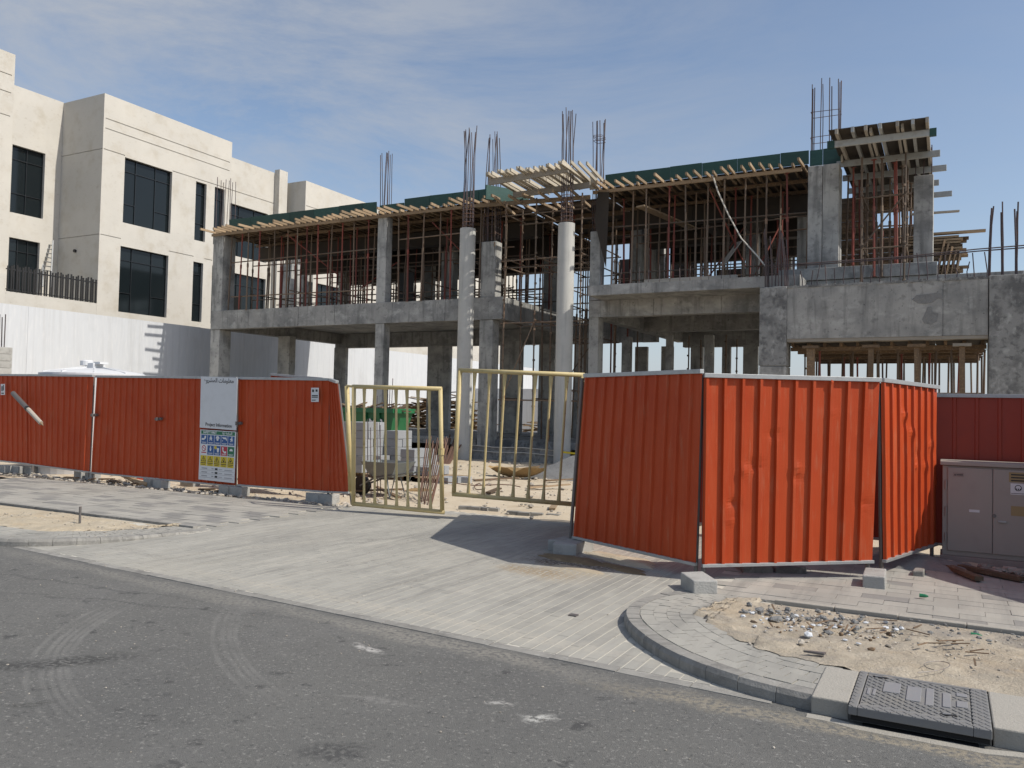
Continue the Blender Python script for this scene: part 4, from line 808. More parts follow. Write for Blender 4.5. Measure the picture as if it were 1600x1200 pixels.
# round columns of the porch
for (cx, zb, zt) in ((-14.13, -.1, 7.66), (-10.53, -.1, 7.52)):
    m = MB(); zs = np.linspace(zb, zt, 16); m.lathe((cx, 23.2, 0), [(.262+jit(.003), z) for z in zs], 28)
    o = m.build('round_column', 'round_concrete', ub, loc=(cx, 23.2, 0), smooth=True)
    md = o.modifiers.new('edge', 'EDGE_SPLIT'); md.split_angle = radians(40)
    for k in range(10):
        a = 2*pi*k/10; zt2 = 11.02+jit(.15); l = jit(.02); x, y = cx+.18*cos(a), 23.2+.18*sin(a)
        MB().path([(x, y, zt-.05), (x+l*.3, y, zt+1), (x+jit(.05)+l, y+jit(.05), zt2-1), (x+jit(.07)+l*2, y+jit(.07), zt2)], .014, 5).build('rebar', 'rebar_steel', o)
    for k in range(7):
        z = zt+.08+.13*k+jit(.02); MB().path([(cx+.21*cos(t), 23.2+.21*sin(t), z) for t in np.linspace(0, 2*pi, 13)], .010, 4).build('hoop', 'rust_steel', o)
# first floor beams and slabs
beam_x(-27.18, -13.3, 24.2, 24.55, 4.74, 5.5)
beam_y(-27.15, -26.75, 24.56, 32.0, 4.74, 5.24); beam_y(-13.7, -13.3, 24.56, 31.2, 4.74, 5.5)
beam_x(-27.1, -13.3, 32.0, 32.4, 4.55, 5.24); beam_x(-13.28, -10.17, 31.2, 31.6, 4.5, 5.5)
slab(-27.14, -13.72, 24.56, 33.2, 5.25, 5.48); slab(-13.29, -10.17, 31.61, 36.5, 5.25, 5.48)
beam_x(-10.15, -3.2, 24.2, 24.55, 4.68, 5.21, seg=2.6); beam_y(-10.16, -9.8, 24.56, 34, 4.68, 5.22)
slab(-10.15, 1.7, 24.21, 36.5, 5.22, 5.49); 
b = MB(); xa = -9.66
for k in range(3): b.box(xa+k*2.05, xa+k*2.05+2.044, 22.95+jit(.004), 24.2, 5.19, 5.49+jit(.01))
b.build('canopy_slab', 'concrete', ub, loc=(-6.5, 23, 5.2))
for yb in (28.6, 33.6):
    beam_x(-9.8, 1.6, yb, yb+.4, 4.45 if yb > 30 else 4.62, 5.21)
def cpx(pa, pb, Y, z0, z1, dep=.22, m='column_concrete'):
    a, b_ = PY(pa, 550, Y)[0], PY(pb, 550, Y)[0]; column(a, b_, Y, Y+dep, z0, z1, m)
cpx(668, 703, 31.5, .66, 4.54); cpx(434, 452, 27.6, .66, 4.74, .4); cpx(522, 540, 31.6, .66, 4.54); cpx(781, 815, 31.0, .6, 4.6); cpx(842, 866, 31.8, .6, 4.55); cpx(897, 921, 31.5, .6, 4.6)
for (pa, pb, Y) in ((971, 985, 29), (992, 1011, 33.6), (1033, 1051, 33.6), (1079, 1098, 33.6), (1100, 1114, 29), (1128, 1141, 33.6), (1161, 1184, 33.6), (1040, 1050, 28.7)): cpx(pa, pb, Y, .55, 4.5)
# upper floor inner columns
for (px_, Y, w) in ((470, 31, .7), (530, 31.5, .6), (662, 30.5, .6), (690, 28, .8), (850, 30.0, .9), (985, 29, .6), (1020, 33, .7), (1165, 29, .6), (1210, 33, .9), (1245, 27.5, .5)):
    x = PY(px_, 400, Y)[0]; column(x, x+w*.7, Y, Y+.4, 5.49, 8.65)
# porch hall behind: upper back wall of the right wing, partly open
slab(-4.3, -.25, 24.15, 24.35, 5.5, 5.84, 'concrete')
# annex with deep beam
AY = 22.3
pl = MB(); 
for k in range(12): pass
o = column(-4.42, -3.74, AY-.02, AY+.68, -.1, 2.98, 'column_concrete'); o = column(-4.43, -3.735, AY-.03, AY+.69, 2.99, 5.08, 'rough_concrete'); rebars(o, -4.05, AY+.3, .5, .5, 5.0, 6.55, 4, 3, lean=.08, rad=.018)
o = column(.86, 1.95, AY-.06, AY+.9, -.1, 5.10, 'rough_concrete'); rebars(o, 1.15, AY+.3, .55, .5, 5.0, 6.78, 3, 3, lean=.04, rad=.018)
bm_ = beam_x(-3.73, .855, AY, AY+.4, 3.70, 5.05, seg=3.4)
lump = MB()
for k in range(90):
    x = -4.4+k*.069; lump.box(x, x+.066, AY-.01+jit(.012), AY+.4, 5.03, 5.075+abs(jit(.035)))
lump.build('ragged_top', 'rough_concrete', ub)
def patch(pts, Y, m):
    b = MB(); n = len(pts); q = [PY(x, y, Y) for x, y in pts]; c = np.mean(q, axis=0)
    b.v = [tuple(p-np.array([0, .0035, 0])) for p in q]+[tuple(p+np.array([0, .03, 0])) for p in q]; b.f = [tuple(range(n))]+[(i, (i+1) % n, n+(i+1) % n, n+i) for i in range(n)]
    return b.build('mortar_patch', m, ub)
patch([(1425, 468), (1432, 461), (1452, 459), (1465, 457), (1476, 462), (1473, 468), (1466, 466), (1457, 473), (1445, 475), (1434, 474)], AY, 'gravel_grey')
patch([(1450, 479), (1455, 480), (1457, 487), (1466, 490), (1464, 502), (1455, 507), (1444, 505), (1441, 499), (1446, 488)], AY, 'gravel_grey')
slab(-3.72, .85, AY+.41, 24.1, 4.75, 4.95, 'rough_concrete')
for k in range(22):
    x = -3.6+k*.21+jit(.04); MB().path([(x, AY+.15, 4.95), (x+jit(.03), AY+.15, 5.25), (x+jit(.06), AY+.15+jit(.03), 5.45+abs(jit(.35)))], .013, 5).build('rebar', 'rebar_steel', bm_)
for k in range(2):
    MB().path([(-4.2, AY+.1, 5.62+.05*k), (-1, AY+.12, 5.66+.04*k), (.6, AY+.1, 5.72+.05*k), (2.6, AY+.1, 5.75+.06*k)], .016, 5).build('rebar', 'rebar_steel', bm_)
for k in range(18):
    x = -9.3+k*.3+jit(.05); MB().path([(x, 23.2, 5.45), (x+jit(.02), 23.2, 5.7), (x+jit(.04), 23.2, 5.8+abs(jit(.3)))], .010, 4).build('rebar', 'rebar_steel', ub)

# formwork under the annex
fa = thing('annex_formwork', (-1.4, 24, 3.5), 'dark timber formwork deck hanging below the deep concrete annex beam', 'formwork')
MB().box(-3.73, .85, AY+.02, AY+.38, 3.615, 3.695).build('soffit_timber', 'grey_timber', fa)
for k in range(6): MB().box(-3.72, .84, AY+.6+k*1.15, AY+.7+k*1.15, 3.42, 3.52).build('ledger', 'old_or_shaded_timber', fa)
for k in range(4): 
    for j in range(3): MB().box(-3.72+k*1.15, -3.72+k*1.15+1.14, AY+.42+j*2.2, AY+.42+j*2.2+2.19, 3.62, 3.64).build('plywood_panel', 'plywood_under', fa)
for k in range(12): MB().box(-3.68+k*.4, -3.61+k*.4, AY+.42, AY+7, 3.525, 3.615).build('joist', 'old_or_shaded_timber', fa)  # dark wood tone carries the soffit's shade
for px_, w in ((1267, 11), (1361, 7), (1432, 6), (1503, 7)):
    x = PY(px_, 560, AY+.25)[0]; ww = w*.018
    r_ = thing('timber_post', (x, AY+.25, 0), ['left slender brown timber post propping the deep concrete annex beam', 'second brown timber post below the deep annex beam', 'third brown timber post below the deep annex beam', 'right timber post with pale head block below the deep annex beam'][[1267, 1361, 1432, 1503].index(px_)], 'timber post', 'timber posts under the annex beam')
    MB().bar((x+jit(.05), AY+.22, -.05), (x, AY+.22, 3.45), ww, .10, (0, 1, 0)).build('post', 'old_or_shaded_timber', r_); MB().box(x-.20, x+.20, AY+.10, AY+.30, 3.455, 3.52).build('head', 'grey_timber' if px_ == 1503 else 'old_or_shaded_timber', r_)

# ------------------------------------------------------------------ roof formwork: ledgers, joists, plywood, green edge boards
def formwork(name, loc, label, x0, x1, y0, y1, boards, jstep, rows, z=8.74):
    t = thing(name, loc, label, 'formwork', 'roof formwork decks')
    y = y0-.05; k = 0
    while y < y1:
        x = x0-.1
        while x < x1-.2:
            e = min(x+R.uniform(2.6, 3.6), x1+.1); MB().box(x, e-.01, y, y+(.07 if k else .06), z-.10, z+.0).build('ledger', 'timber' if k == 0 else 'old_or_shaded_timber', t, loc=(x, y, z)); x = e  # ledgers behind the front one darkened for the underside's shade
        y += 1.25; k += 1
    n = int((x1-x0)/jstep); js = {}
    for i in range(n+1):
        x = x0+.05+i*jstep+jit(.05); ya = y0-.22-R.random()*.72
        for r in range(rows):
            a = ya if r == 0 else y0+.9+(y1-y0-.9)*(r-1)/(rows-1)-.15; b_ = y0+.9+(y1-y0-.9)*r/(rows-1) if r else y0+1.0
            sk = jit(.09); m = MB(); zz = z+.003+(.0 if r == 0 else .001*(i % 2)); m.hexa([(x, a, zz), (x+.055, a, zz), (x+.055+sk, b_, zz), (x+sk, b_, zz)], [(x, a, zz+.085), (x+.055, a, zz+.085), (x+.055+sk, b_, zz+.085), (x+sk, b_, zz+.085)])
            m.build('joist', 'timber' if r == 0 else 'old_or_shaded_timber', t, loc=(x, a, z))  # light wood outside, darker wood inside painting the shade under the deck
    nx_, ny_ = max(1, round((x1-x0)/2.4)), max(1, round((y1-y0)/1.22)); w, d = (x1-x0)/nx_, (y1-y0)/ny_
    for i in range(nx_):
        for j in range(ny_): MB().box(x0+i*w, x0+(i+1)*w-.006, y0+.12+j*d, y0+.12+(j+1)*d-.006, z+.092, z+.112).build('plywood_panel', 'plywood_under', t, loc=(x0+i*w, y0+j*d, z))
    for yb, dz_ in ((y0+2.6, .55), (y0+5.2, .75), (y0+7.9, .9)):        # boxes like beam forms, added below the deck to block light
        x = x0
        while x < x1-.1: e = min(x+2.4, x1); MB().box(x, e-.008, yb, yb+.45, z-.11-dz_, z-.105).build('shade_box', 'plywood_under', t, loc=(x, yb, z)); x = e
    for xb in np.linspace(x0+1.2, x1-1.2, 4)[1:-1]: MB().box(xb, xb+.4, y0+3.1, y0+7.8, z-.7, z-.105).build('shade_box', 'plywood_under', t, loc=(xb, y0+3, z))  # lengthwise boxes, also added to darken the floor below
    for (a, e, h) in boards:
        x = a
        while x < e-.05:
            q = min(x+R.uniform(.95, 1.25), e); dy = jit(.008); MB().hexa([(x, y0+.06+dy, z+.115), (q-.012, y0+.06+dy, z+.115), (q-.012, y0+.10+dy, z+.115), (x, y0+.10+dy, z+.115)], [(x, y0+.03+dy, z+h+jit(.012)), (q-.012, y0+.03+dy, z+h+jit(.012)), (q-.012, y0+.07+dy, z+h), (x, y0+.07+dy, z+h)]).build('edge_board', 'green_board', t, loc=(x, y0, z)); x = q
    return t
fwl = formwork('roof_formwork', (-20, 24.2, 8.7), 'long left formwork deck with green edge boards and pale joist ends', -27.15, -13.35, 24.2, 33.2, [(-26.35, -18.75, .54), (-18.6, -17.5, .38), (-17.48, -13.95, .52)], .31, 3)
fwr = formwork('roof_formwork', (-6, 24.2, 8.7), 'right formwork deck with dark green edge boards between round column and tall column', -9.95, -3.55, 24.2, 34.0, [(-9.68, -3.5, .50)], .27, 3)
MB().box(-3.49, -3.15, 24.32, 24.36, 8.80, 9.24).build('edge_board', 'green_board', fwr); MB().box(-3.14, -2.66, 24.33, 24.37, 8.79, 9.25).build('edge_board', 'green_board', fwr)
MB().box(-2.655, -2.60, 24.2, 24.5, 8.78, 9.22).build('end_board', 'pale_timber', fwr)
# open porch deck: pale joists in the sun
fc = thing('porch_formwork', (-11.6, 23, 8.7), 'open porch deck of pale sunlit joists between the two formwork decks', 'formwork', 'roof formwork decks')
zc = PY(825, 275, 22.4)[2]
a, b_ = PY(765, 284.5, 22.4), PY(888, 264, 22.4); MB().bar(a, b_, .07, .20).build('ledger', 'grey_timber', fc)
a2, b2 = PY(802, 305, 23.55), PY(922, 289, 23.55); MB().bar(a2, b2, .07, .18).build('ledger', 'grey_timber', fc)
a3, b3 = PY(745, 321.5, 24.1), PY(922, 308, 24.1); MB().bar(a3, b3, .07, .13).build('ledger', 'timber', fc)
for k in range(12):
    s = (k+.3+jit(.2))/11.6; p = a+(b_-a)*s; x = p[0]; zt = a[2]+.10+.055; ln = R.uniform(1.7, 2.5)
    q0_, q1_ = np.array([x, 22.4-.25-.25*R.random(), zt]), np.array([x+jit(.03), 22.4+ln, zt-.05+jit(.02)])
    for dx in (0, .085) if k % 3 != 1 else (0,): MB().bar(q0_+np.array([dx, jit(.05), 0]), q1_+np.array([dx, jit(.1), 0]), .05, .105).build('joist', 'pale_timber', fc)
for k in range(4):
    x = -10.3+k*.22; MB().bar((x, 22.3+.1*k, 9.22-.02*k), (x+.02, 24.1, 9.0-.03*k), .05, .10).build('joist', 'pale_timber', fc)
for k in range(6):
    x = -13.2+k*.55; MB().bar((x+jit(.1), 23.2, 8.62), (x+jit(.3), 25.3, 8.55), .06, .08).build('joist', 'timber', fc)
p0 = PY(762, 305, 23.7); MB().hexa([(p0[0]-.05, 23.6, 8.72), (p0[0]+.0, 23.6, 8.72), (p0[0]+.9, 25.0, 8.72), (p0[0]+.85, 25.0, 8.72)], [(p0[0]-.05, 23.6, 9.2), (p0[0]+.0, 23.6, 9.2), (p0[0]+.9, 25.0, 9.2), (p0[0]+.85, 25.0, 9.2)]).build('edge_board', 'green_board', fc)
p0 = PY(927, 282, 23.9); MB().box(p0[0]-.12, p0[0]+.12, 23.9, 23.95, 8.72, 9.28).build('end_board', 'pale_timber', fc)
for k in range(4): MB().box(-13.3+k*.8, -13.3+k*.8+.79, 25.6, 33, 8.86, 8.885).build('plywood_panel', 'plywood_under', fc)
for k in range(5): MB().box(-13.3, -10.0, 25.7+k*1.6, 25.8+k*1.6, 8.70, 8.855).build('ledger', 'old_or_shaded_timber', fc)
# overhanging deck at the right end
fo = thing('overhang_formwork', (-1.5, 24, 8.7), 'dark overhanging deck on aluminium beams at the right end of the building', 'formwork', 'roof formwork decks')
for k, (Y, xe) in enumerate(((22.5, -.28), (24.35, -.2), (25.85, -.05), (27.4, -.25), (28.9, .1))):
    MB().bar((-2.78, Y, 8.76), (xe, Y, 8.76+.02*k*0), .08, .17).build('ledger', 'beam_aluminium', fo, bevel=.01)
    if k == 0: MB().box(xe-.14, xe+.012, Y-.05, Y+.05, 8.665, 8.855).build('beam_cap', 'green_board', fo); MB().box(-2.80, -2.62, Y-.05, Y+.05, 8.665, 8.855).build('beam_cap', 'green_board', fo)
for k in range(7):
    x = -2.5+k*.34+jit(.03); MB().bar((x, 21.95, 8.92), (x+jit(.04), 29.6, 8.92), .07, .135).build('joist', 'beam_aluminium' if k % 2 else 'grey_timber', fo)
    if k in (2, 4): MB().bar((x+.10, 22.2, 8.92), (x+.12, 26, 8.92), .06, .13).build('joist', 'grey_timber', fo)
for k in range(2):
    for j in range(6): MB().box(-2.72+k*1.15, -2.72+k*1.15+1.14, 22.05+j*1.26, 22.05+j*1.26+1.25, 8.99, 9.01).build('plywood_panel', 'plywood_under', fo)
MB().bar((-1.0, 26.9, 7.75), (.28, 27.1, 7.78), .12, .05).build('outrigger', 'grey_timber', fo)

# ------------------------------------------------------------------ props and scaffolding
props = {}
def prop(x, y, z0, z1, red=False):
    key = (round(z0, 1), round(z1, 1), red)
    if key not in props:
        m = MB(); h = z1-z0; m.box(-.06, .06, -.06, .06, 0, .008); m.tube((0, 0, .008), (0, 0, h*.58), .033, 7); m.tube((0, 0, h*.56), (0, 0, h-.008), .026, 7); m.tube((0, 0, h*.55), (0, 0, h*.60), .042, 7); m.box(-.07, .07, -.05, .05, h-.008, h)
        o = m.build('steel_prop', 'prop_red' if red else 'prop_steel', loc=(0, 0, 0)); props[key] = o
        tag(o, 'rust red telescopic steel prop under the roof formwork of the upper floor' if red else 'dull brown telescopic steel prop under the roof formwork of the upper floor', 'prop', 'red props under the roof formwork' if red else 'brown props under the roof formwork'); o.location = (x, y, z0)
    else: o = inst(props[key], (x, y, z0))
    o.rotation_euler = (jit(.022), jit(.022), U(0, 3)); return o
cnt = 0
for y, st in ((24.28, .62), (25.3, .8), (26.3, .85), (27.6, .9), (29.0, .95), (30.3, 1.0), (31.6, 1.0), (32.7, 1.2)):
    x = -26.2+jit(.2)
    while x < -13.5:
        if not (y < 25. and -18.75 < x < -18.1): prop(x, y+jit(.1), 5.49, 8.64, R.random() < .28)
        x += st*R.uniform(.8, 1.2)
for y, st in ((24.28, .62), (25.3, .75), (26.3, .8), (27.6, .85), (29.0, .9), (30.3, 1.0), (31.6, 1.0), (33.0, 1.1)):
    x = -9.3+jit(.2)
    while x < -3.6: prop(x, y+jit(.1), 5.49, 8.64, R.random() < .3); x += st*R.uniform(.8, 1.2)
for y in (26.6, 27.9, 29.2, 30.5, 31.8):
    x = -12.9
    while x < -10.2: prop(x, y+jit(.1), 5.49 if y > 31.6 else .62, 8.70, R.random() < .3); x += 1.1
for y in (24.6, 26.0, 27.4, 28.8):
    for x in (-2.35, -1.7, -1.15): prop(x+jit(.15), y, 5.49, 8.67, R.random() < .4)
for y in (23.2, 24.5, 25.7, 27, 28.3):
    for x in (-3.3, -2.75, -2.2, -1.7, -1.15, -.65, -.2, .3, .7): 
        o = prop(x+jit(.2), y+jit(.2), -.05, 3.42, R.random() < .2); tag(o, 'dark steel prop below the annex deck, seen under the deep beam', 'prop', 'props under the annex deck')
for y in (23.4, 25.0, 26.6, 28.2):
    for z in (1.4, 2.35): tag(MB().tube((-3.6, y, z+jit(.05)), (.8, y, z+jit(.08)), .024, 7).build('tie_tube', 'prop_steel', loc=(-1.4, y, z)), 'horizontal tube tying the props below the annex deck', 'tube', 'tubes tying props below the annex deck')
sc_ = thing('plank_screen', (-1.8, 28.6, 5.5), 'dark screen of horizontal boards behind the scaffold under the overhanging deck', 'board screen')
xa, xm, xb = PY(1300, 380, 28.6)[0], PY(1368, 380, 28.6)[0], PY(1432, 380, 28.6)[0]
zg0, zg1 = PY(1395, 357, 28.6)[2], PY(1395, 332, 28.6)[2]
for k in range(34):
    z = 5.52+k*.098; gap = zg0-.05 < z < zg1
    MB().box(xa+jit(.1), (xm if gap else xb)+jit(.08), 28.6+jit(.03), 28.65+.03, z, z+.085).build('plank', 'old_or_shaded_timber', sc_)
for (px_, red) in ((1322, 0), (1333, 1), (1352, 0), (1366, 1), (1378, 0), (1390, 0), (1402, 1), (1412, 0), (1420, 0)):
    Yp = U(24.0, 27.6); prop(PY(px_, 380, Yp)[0], Yp, 5.49, 8.67, bool(red))
for k in range(5):
    z = 5.9+.55*k; tag(MB().tube((-2.7, 25.6+.5*k, z), (-.6, 25.7+.5*k, z+jit(.08)), .024, 7).build('tie_tube', 'prop_steel', loc=(-1.6, 25.6, z)), 'horizontal tube tying the props below the overhanging deck', 'tube', 'tubes tying props below the overhanging deck')
# horizontal tubes tying the props
def tie(a, b_, label, grp, m='prop_steel', r=.024): return tag(MB().tube(a, b_, r, 7).build('tie_tube', m, loc=a), label, 'tube', grp)
for z in (6.05, 7.55):
    for y in (24.42, 25.6, 27.05, 28.2, 29.4, 30.7, 31.9):
        tie((-26.3, y, z+jit(.06)), (-18.8 if y < 25.5 else -13.6, y+jit(.2), z+jit(.12)), 'horizontal scaffold tube tying the left floor props', 'tubes tying props on the left upper floor')
        if y != 28.2: tie((-9.5, y, z+jit(.08)), (-3.6, y+jit(.2), z+jit(.12)), 'horizontal scaffold tube tying the right floor props', 'tubes tying props on the right upper floor')
for x in (-25.2, -23.1, -21, -19, -16.6, -14.8): tie((x, 24.4, 6.15+jit(.1)), (x+jit(.2), 32.5, 6.15+jit(.1)), 'horizontal scaffold tube tying the left floor props', 'tubes tying props on the left upper floor')
tie((-17.8, 24.42, 7.82), (-14.5, 24.42, 7.86), 'horizontal scaffold tube tying the left floor props', 'tubes tying props on the left upper floor')
for (a, b_) in (((-23.4, 24.5, 8.5), (-21.6, 25.6, 6.9)), ((-20, 25, 6.2), (-18.9, 26, 7.4)), ((-16.5, 24.6, 8.4), (-15.2, 25.5, 6.9))): tie(a, b_, 'slanting brace tube among the left floor props', 'slanting brace tubes on the left upper floor', 'prop_red')
for (a, b_) in (((-6.4, 24.5, 8.5), (-5.6, 26, 6.3)), ((-7.2, 27, 6.0), (-6.0, 28, 8.2)), ((-5.2, 25.5, 6.0), (-4.4, 26.5, 8.2))): tie(a, b_, 'slanting brace tube among the right floor props', 'slanting brace tubes on the right upper floor', 'prop_red')
def tower(xs, ys, z0, z1, lifts, label, grp='scaffold towers', brace=True):
    t = thing('scaffold_tower', (sum(xs)/len(xs), sum(ys)/len(ys), z0), label, 'scaffold', grp)
    for x in xs:
        for y in ys:
            m = MB(); m.tube((x, y, z0), (x+jit(.03), y, z1), .027, 8); z = z0+.3
            while z < z1: m.tube((x, y, z-.03), (x, y, z+.03), .045, 8); z += .5
            m.build('standard', 'prop_steel', t)
    for z in lifts:
        for y in ys: MB().tube((xs[0]-.15, y+.03, z+jit(.02)), (xs[-1]+.15, y+.03, z+jit(.02)), .024, 7).build('ledger', 'prop_steel', t)
        for x in xs: MB().tube((x+.03, ys[0]-.1, z+.05), (x+.03, ys[-1]+.1, z+.05), .024, 7).build('transom', 'prop_steel', t)
    if brace: MB().tube((xs[0], ys[0]-.03, lifts[0]), (xs[1], ys[0]-.03, lifts[1]), .022, 7).build('brace', 'prop_steel', t)
    return t
tower([-13.0, -11.85, -10.25], [23.75, 25.0], .0, 8.6, [2.0, 4.55, 6.35, 6.62, 8.1], 'tall scaffold standing in the porch gap between the two round columns')
tower([-12.6, -11.2], [27.4, 29.4], .6, 8.4, [2.4, 4.3, 5.6, 6.2, 6.9, 7.6], 'scaffold deeper inside the gap behind the porch')
tower([-2.05, -1.02], [23.6, 25.2], 5.0, 8.66, [6.2, 7.55], 'scaffold carrying the overhanging deck at the right end')
tower([-8.6, -7.2, -5.8, -4.4], [30.2, 32.0], .55, 4.6, [2.3, 2.55], 'scaffold on the ground floor seen through the right wing openings')
tower([-24.2, -22.0, -19.8, -17.6, -15.4], [32.6, 33.0], 5.49, 8.4, [5.9, 6.3, 6.7, 7.1], 'scaffold at the back of the left upper floor', brace=False)
tower([-13.0, -12.2, -11.4, -10.6, -9.8, -9.0], [33.8, 34.4], 5.49, 8.4, [5.9, 6.3, 6.7, 7.1, 7.5], 'scaffold at the back of the middle upper floor', brace=False)
p0, p1 = PY(1000, 322, 24.1), PY(1085, 358, 27.0); tag(MB().bar(p0, p1, .30, .05).build('plank', 'timber', loc=p0), 'wide loose plank poking out from the upper floor props of the right wing', 'plank')
p0, p1 = PY(1008, 430, 23.6), PY(1152, 430, 23.6); tag(MB().bar((p0[0], 23.6, 5.60), (p1[0], 23.6, 5.60), .16, .16).build('plank', 'grey_timber', loc=p0), 'long grey timber lying on the canopy slab edge of the right wing', 'plank')
p0, p1 = PY(1128, 415, 25.), PY(1155, 378, 25.4); tag(MB().bar(p0, p1, .3, .03).build('plank', 'grey_timber', loc=p0), 'pale grey board leaning among props of the right wing', 'plank')
tag(MB().path([PY(1114, 275, 24.05), PY(1122, 300, 24.0), PY(1138, 335, 24.0), PY(1158, 372, 24.0), PY(1185, 402, 24.0), PY(1195, 415, 23.6)], .022, 6).build('hanging_cable', 'rope_grey', loc=PY(1114, 275, 24)), 'pale cable hanging from the right formwork deck', 'cable')
tag(MB().hexa([PY(929, 345, 24.1), PY(947, 420, 24.1), PY(947, 420, 24.16), PY(929, 345, 24.16)], [PY(934, 300, 24.1), PY(952, 300, 24.1), PY(952, 300, 24.16), PY(934, 300, 24.16)]).build('shutter_board', 'plywood_under', loc=PY(940, 360, 24.1)), 'dark shutter board standing against the unfinished column beside the right round column', 'board')
for (px_, py_, w, h, l) in ((366, 465, .9, .75, 'dark board standing at the left end of the upper floor'), (634, 440, .8, 1.3, 'black board leaning among the props right of the second front column')):
    p = PY(px_, py_, 28.5); tag(MB().box(p[0]-w/2, p[0]+w/2, 28.5, 28.54, 5.5, 5.5+h+.6).build('shutter_board', 'black_plastic', loc=p), l, 'board')
for k, (pa, pb, z1_) in enumerate(((968, 1000, 8.6), (1046, 1088, 8.6), (1118, 1165, 7.9), (1172, 1240, 8.6))):  # boards added at the back to keep light out of the floor
    xa, xb = PY(pa, 400, 35)[0], PY(pb, 400, 35)[0]; tag(MB().box(xa, xb, 35+.1*k, 35.06+.1*k, 5.5, z1_).build('shutter_board', 'plywood_under', loc=((xa+xb)/2, 35, 5.5)), 'dark board added deep inside the right upper floor to block light', 'board', 'dark boards added deep in the right upper floor to block light')
# stack of sawn timber on the first floor at the right end
ts = thing('timber_stack', (-.1, 27, 5.5), 'stack of sawn brown boards on the first floor at the far right end', 'timber stack')
for k in range(34):
    i, j = k // 2, k % 2
    if 6.2 < 5.62+i*.085 < 6.35: continue
    z = 5.62+i*.085; e = .25+.35*R.random()-(abs(z-6.5))*.12; MB().box(-1.2+jit(.2), e, 26.9+.3*j, 27.15+.3*j, z, z+.06).build('plank', 'timber' if R.random() < .6 else 'old_or_shaded_timber', ts)
MB().box(-.4, .95, 26.9, 27.1, 7.10, 7.16).build('plank', 'timber', ts)
for k in range(5): MB().bar((-.35+.12*k, 26.7, 5.5), (-.1+.1*k, 26.85, 6.9-.1*k), .05, .06).build('plank', 'old_or_shaded_timber', ts)

# ================================================================== NEIGHBOURING VILLA AND BOUNDARY WALL
XV, XR = -33.0, -35.9
vl = thing('stone_villa', (-35, 26, 0), 'finished cream stone villa with large dark windows beyond the white wall', 'house')
def facade(X, y0, y1, z0, z1, holes, m='villa_stone', rev=.16, grooves=()):
    """outer skin facing +X with real openings and reveals; shallow joints cut as recessed strips"""
    b = MB(); gs = [(a, e, z-.022, z+.022) for (a, e, z) in grooves]
    cuts = [(h, rev) for h in holes]+[(g_, .03) for g_ in gs]
    ys = sorted({y0, y1}|{c[0][k] for c in cuts for k in (0, 1)}); zs = sorted({z0, z1}|{c[0][k] for c in cuts for k in (2, 3)})
    def inside(y, z):
        for (c, d) in cuts:
            if c[0] < y < c[1] and c[2] < z < c[3]: return d
        return 0
    for a, e in zip(ys, ys[1:]):
        for c, d in zip(zs, zs[1:]):
            k = inside((a+e)/2, (c+d)/2)
            if k == 0: b.quad((X, a, c), (X, e, c), (X, e, d), (X, a, d))
            elif k < .1: b.quad((X-k, a, c), (X-k, e, c), (X-k, e, d), (X-k, a, d))
    for (c, d) in cuts:
        a, e, lo, hi = c
        b.quad((X, a, lo), (X, a, hi), (X-d, a, hi), (X-d, a, lo)); b.quad((X, e, lo), (X, e, hi), (X-d, e, hi), (X-d, e, lo)); b.quad((X, a, hi), (X, e, hi), (X-d, e, hi), (X-d, a, hi)); b.quad((X, a, lo), (X, e, lo), (X-d, e, lo), (X-d, a, lo))
    return b
def add_wall(b, name='wall'):
    me = b.mesh(name, wloc(vl)); me.materials.append(MATS['villa_stone']); o = bpy.data.objects.new(name, me); COL.objects.link(o); o.parent = vl; WL[o.name] = wloc(vl); return o
W = [(24.19, 26.76, 9.75, 12.73), (24.13, 26.71, 5.69, 8.67), (28.18, 28.84, 9.73, 12.66), (28.18, 28.79, 5.69, 8.65), (29.36, 30.0, 9.73, 12.68), (29.36, 30.0, 5.69, 8.66), (30.45, 33.1, 9.4, 12.1), (30.45, 33.1, 5.7, 8.5), (35.6, 38.2, 9.4, 12.4), (35.6, 38.2, 5.7, 8.6)]
b = facade(XV, 23.07, 30.4, 0, 15.27, W[:6], grooves=[(23.16, 30.28, 14.18), (23.16, 30.28, 13.74), (23.12, 24.18, 12.80), (26.77, 30.38, 12.79), (23.12, 24.12, 8.995), (26.72, 28.17, 8.9), (28.85, 29.35, 8.9)])
gz = [0, 8.98, 9.01, 12.785, 12.815, 15.27]; yg = 23.11
for k in (0, 2, 4): b.quad((XV, 23.07, gz[k]), (XV, 23.07, gz[k+1]), (-40, 23.07, gz[k+1]), (-40, 23.07, gz[k]))
for k in (1, 3):
    b.quad((XV-.002, yg, gz[k]), (XV-.002, yg, gz[k+1]), (-40, yg, gz[k+1]), (-40, yg, gz[k])); b.quad((XV-.002, 23.07, gz[k]), (-40, 23.07, gz[k]), (-40, yg, gz[k]), (XV-.002, yg, gz[k])); b.quad((XV-.002, 23.07, gz[k+1]), (-40, 23.07, gz[k+1]), (-40, yg, gz[k+1]), (XV-.002, yg, gz[k+1])); b.quad((XV-.002, 23.07, gz[k]), (XV-.002, 23.07, gz[k+1]), (XV-.002, yg, gz[k+1]), (XV-.002, yg, gz[k]))
b.quad((XV, 23.07, 15.27), (XV, 30.4, 15.27), (-40, 30.4, 15.27), (-40, 23.07, 15.27)); b.quad((XV, 30.4, 0), (XV, 30.4, 15.27), (-40, 30.4, 15.27), (-40, 30.4, 0))
add_wall(b)
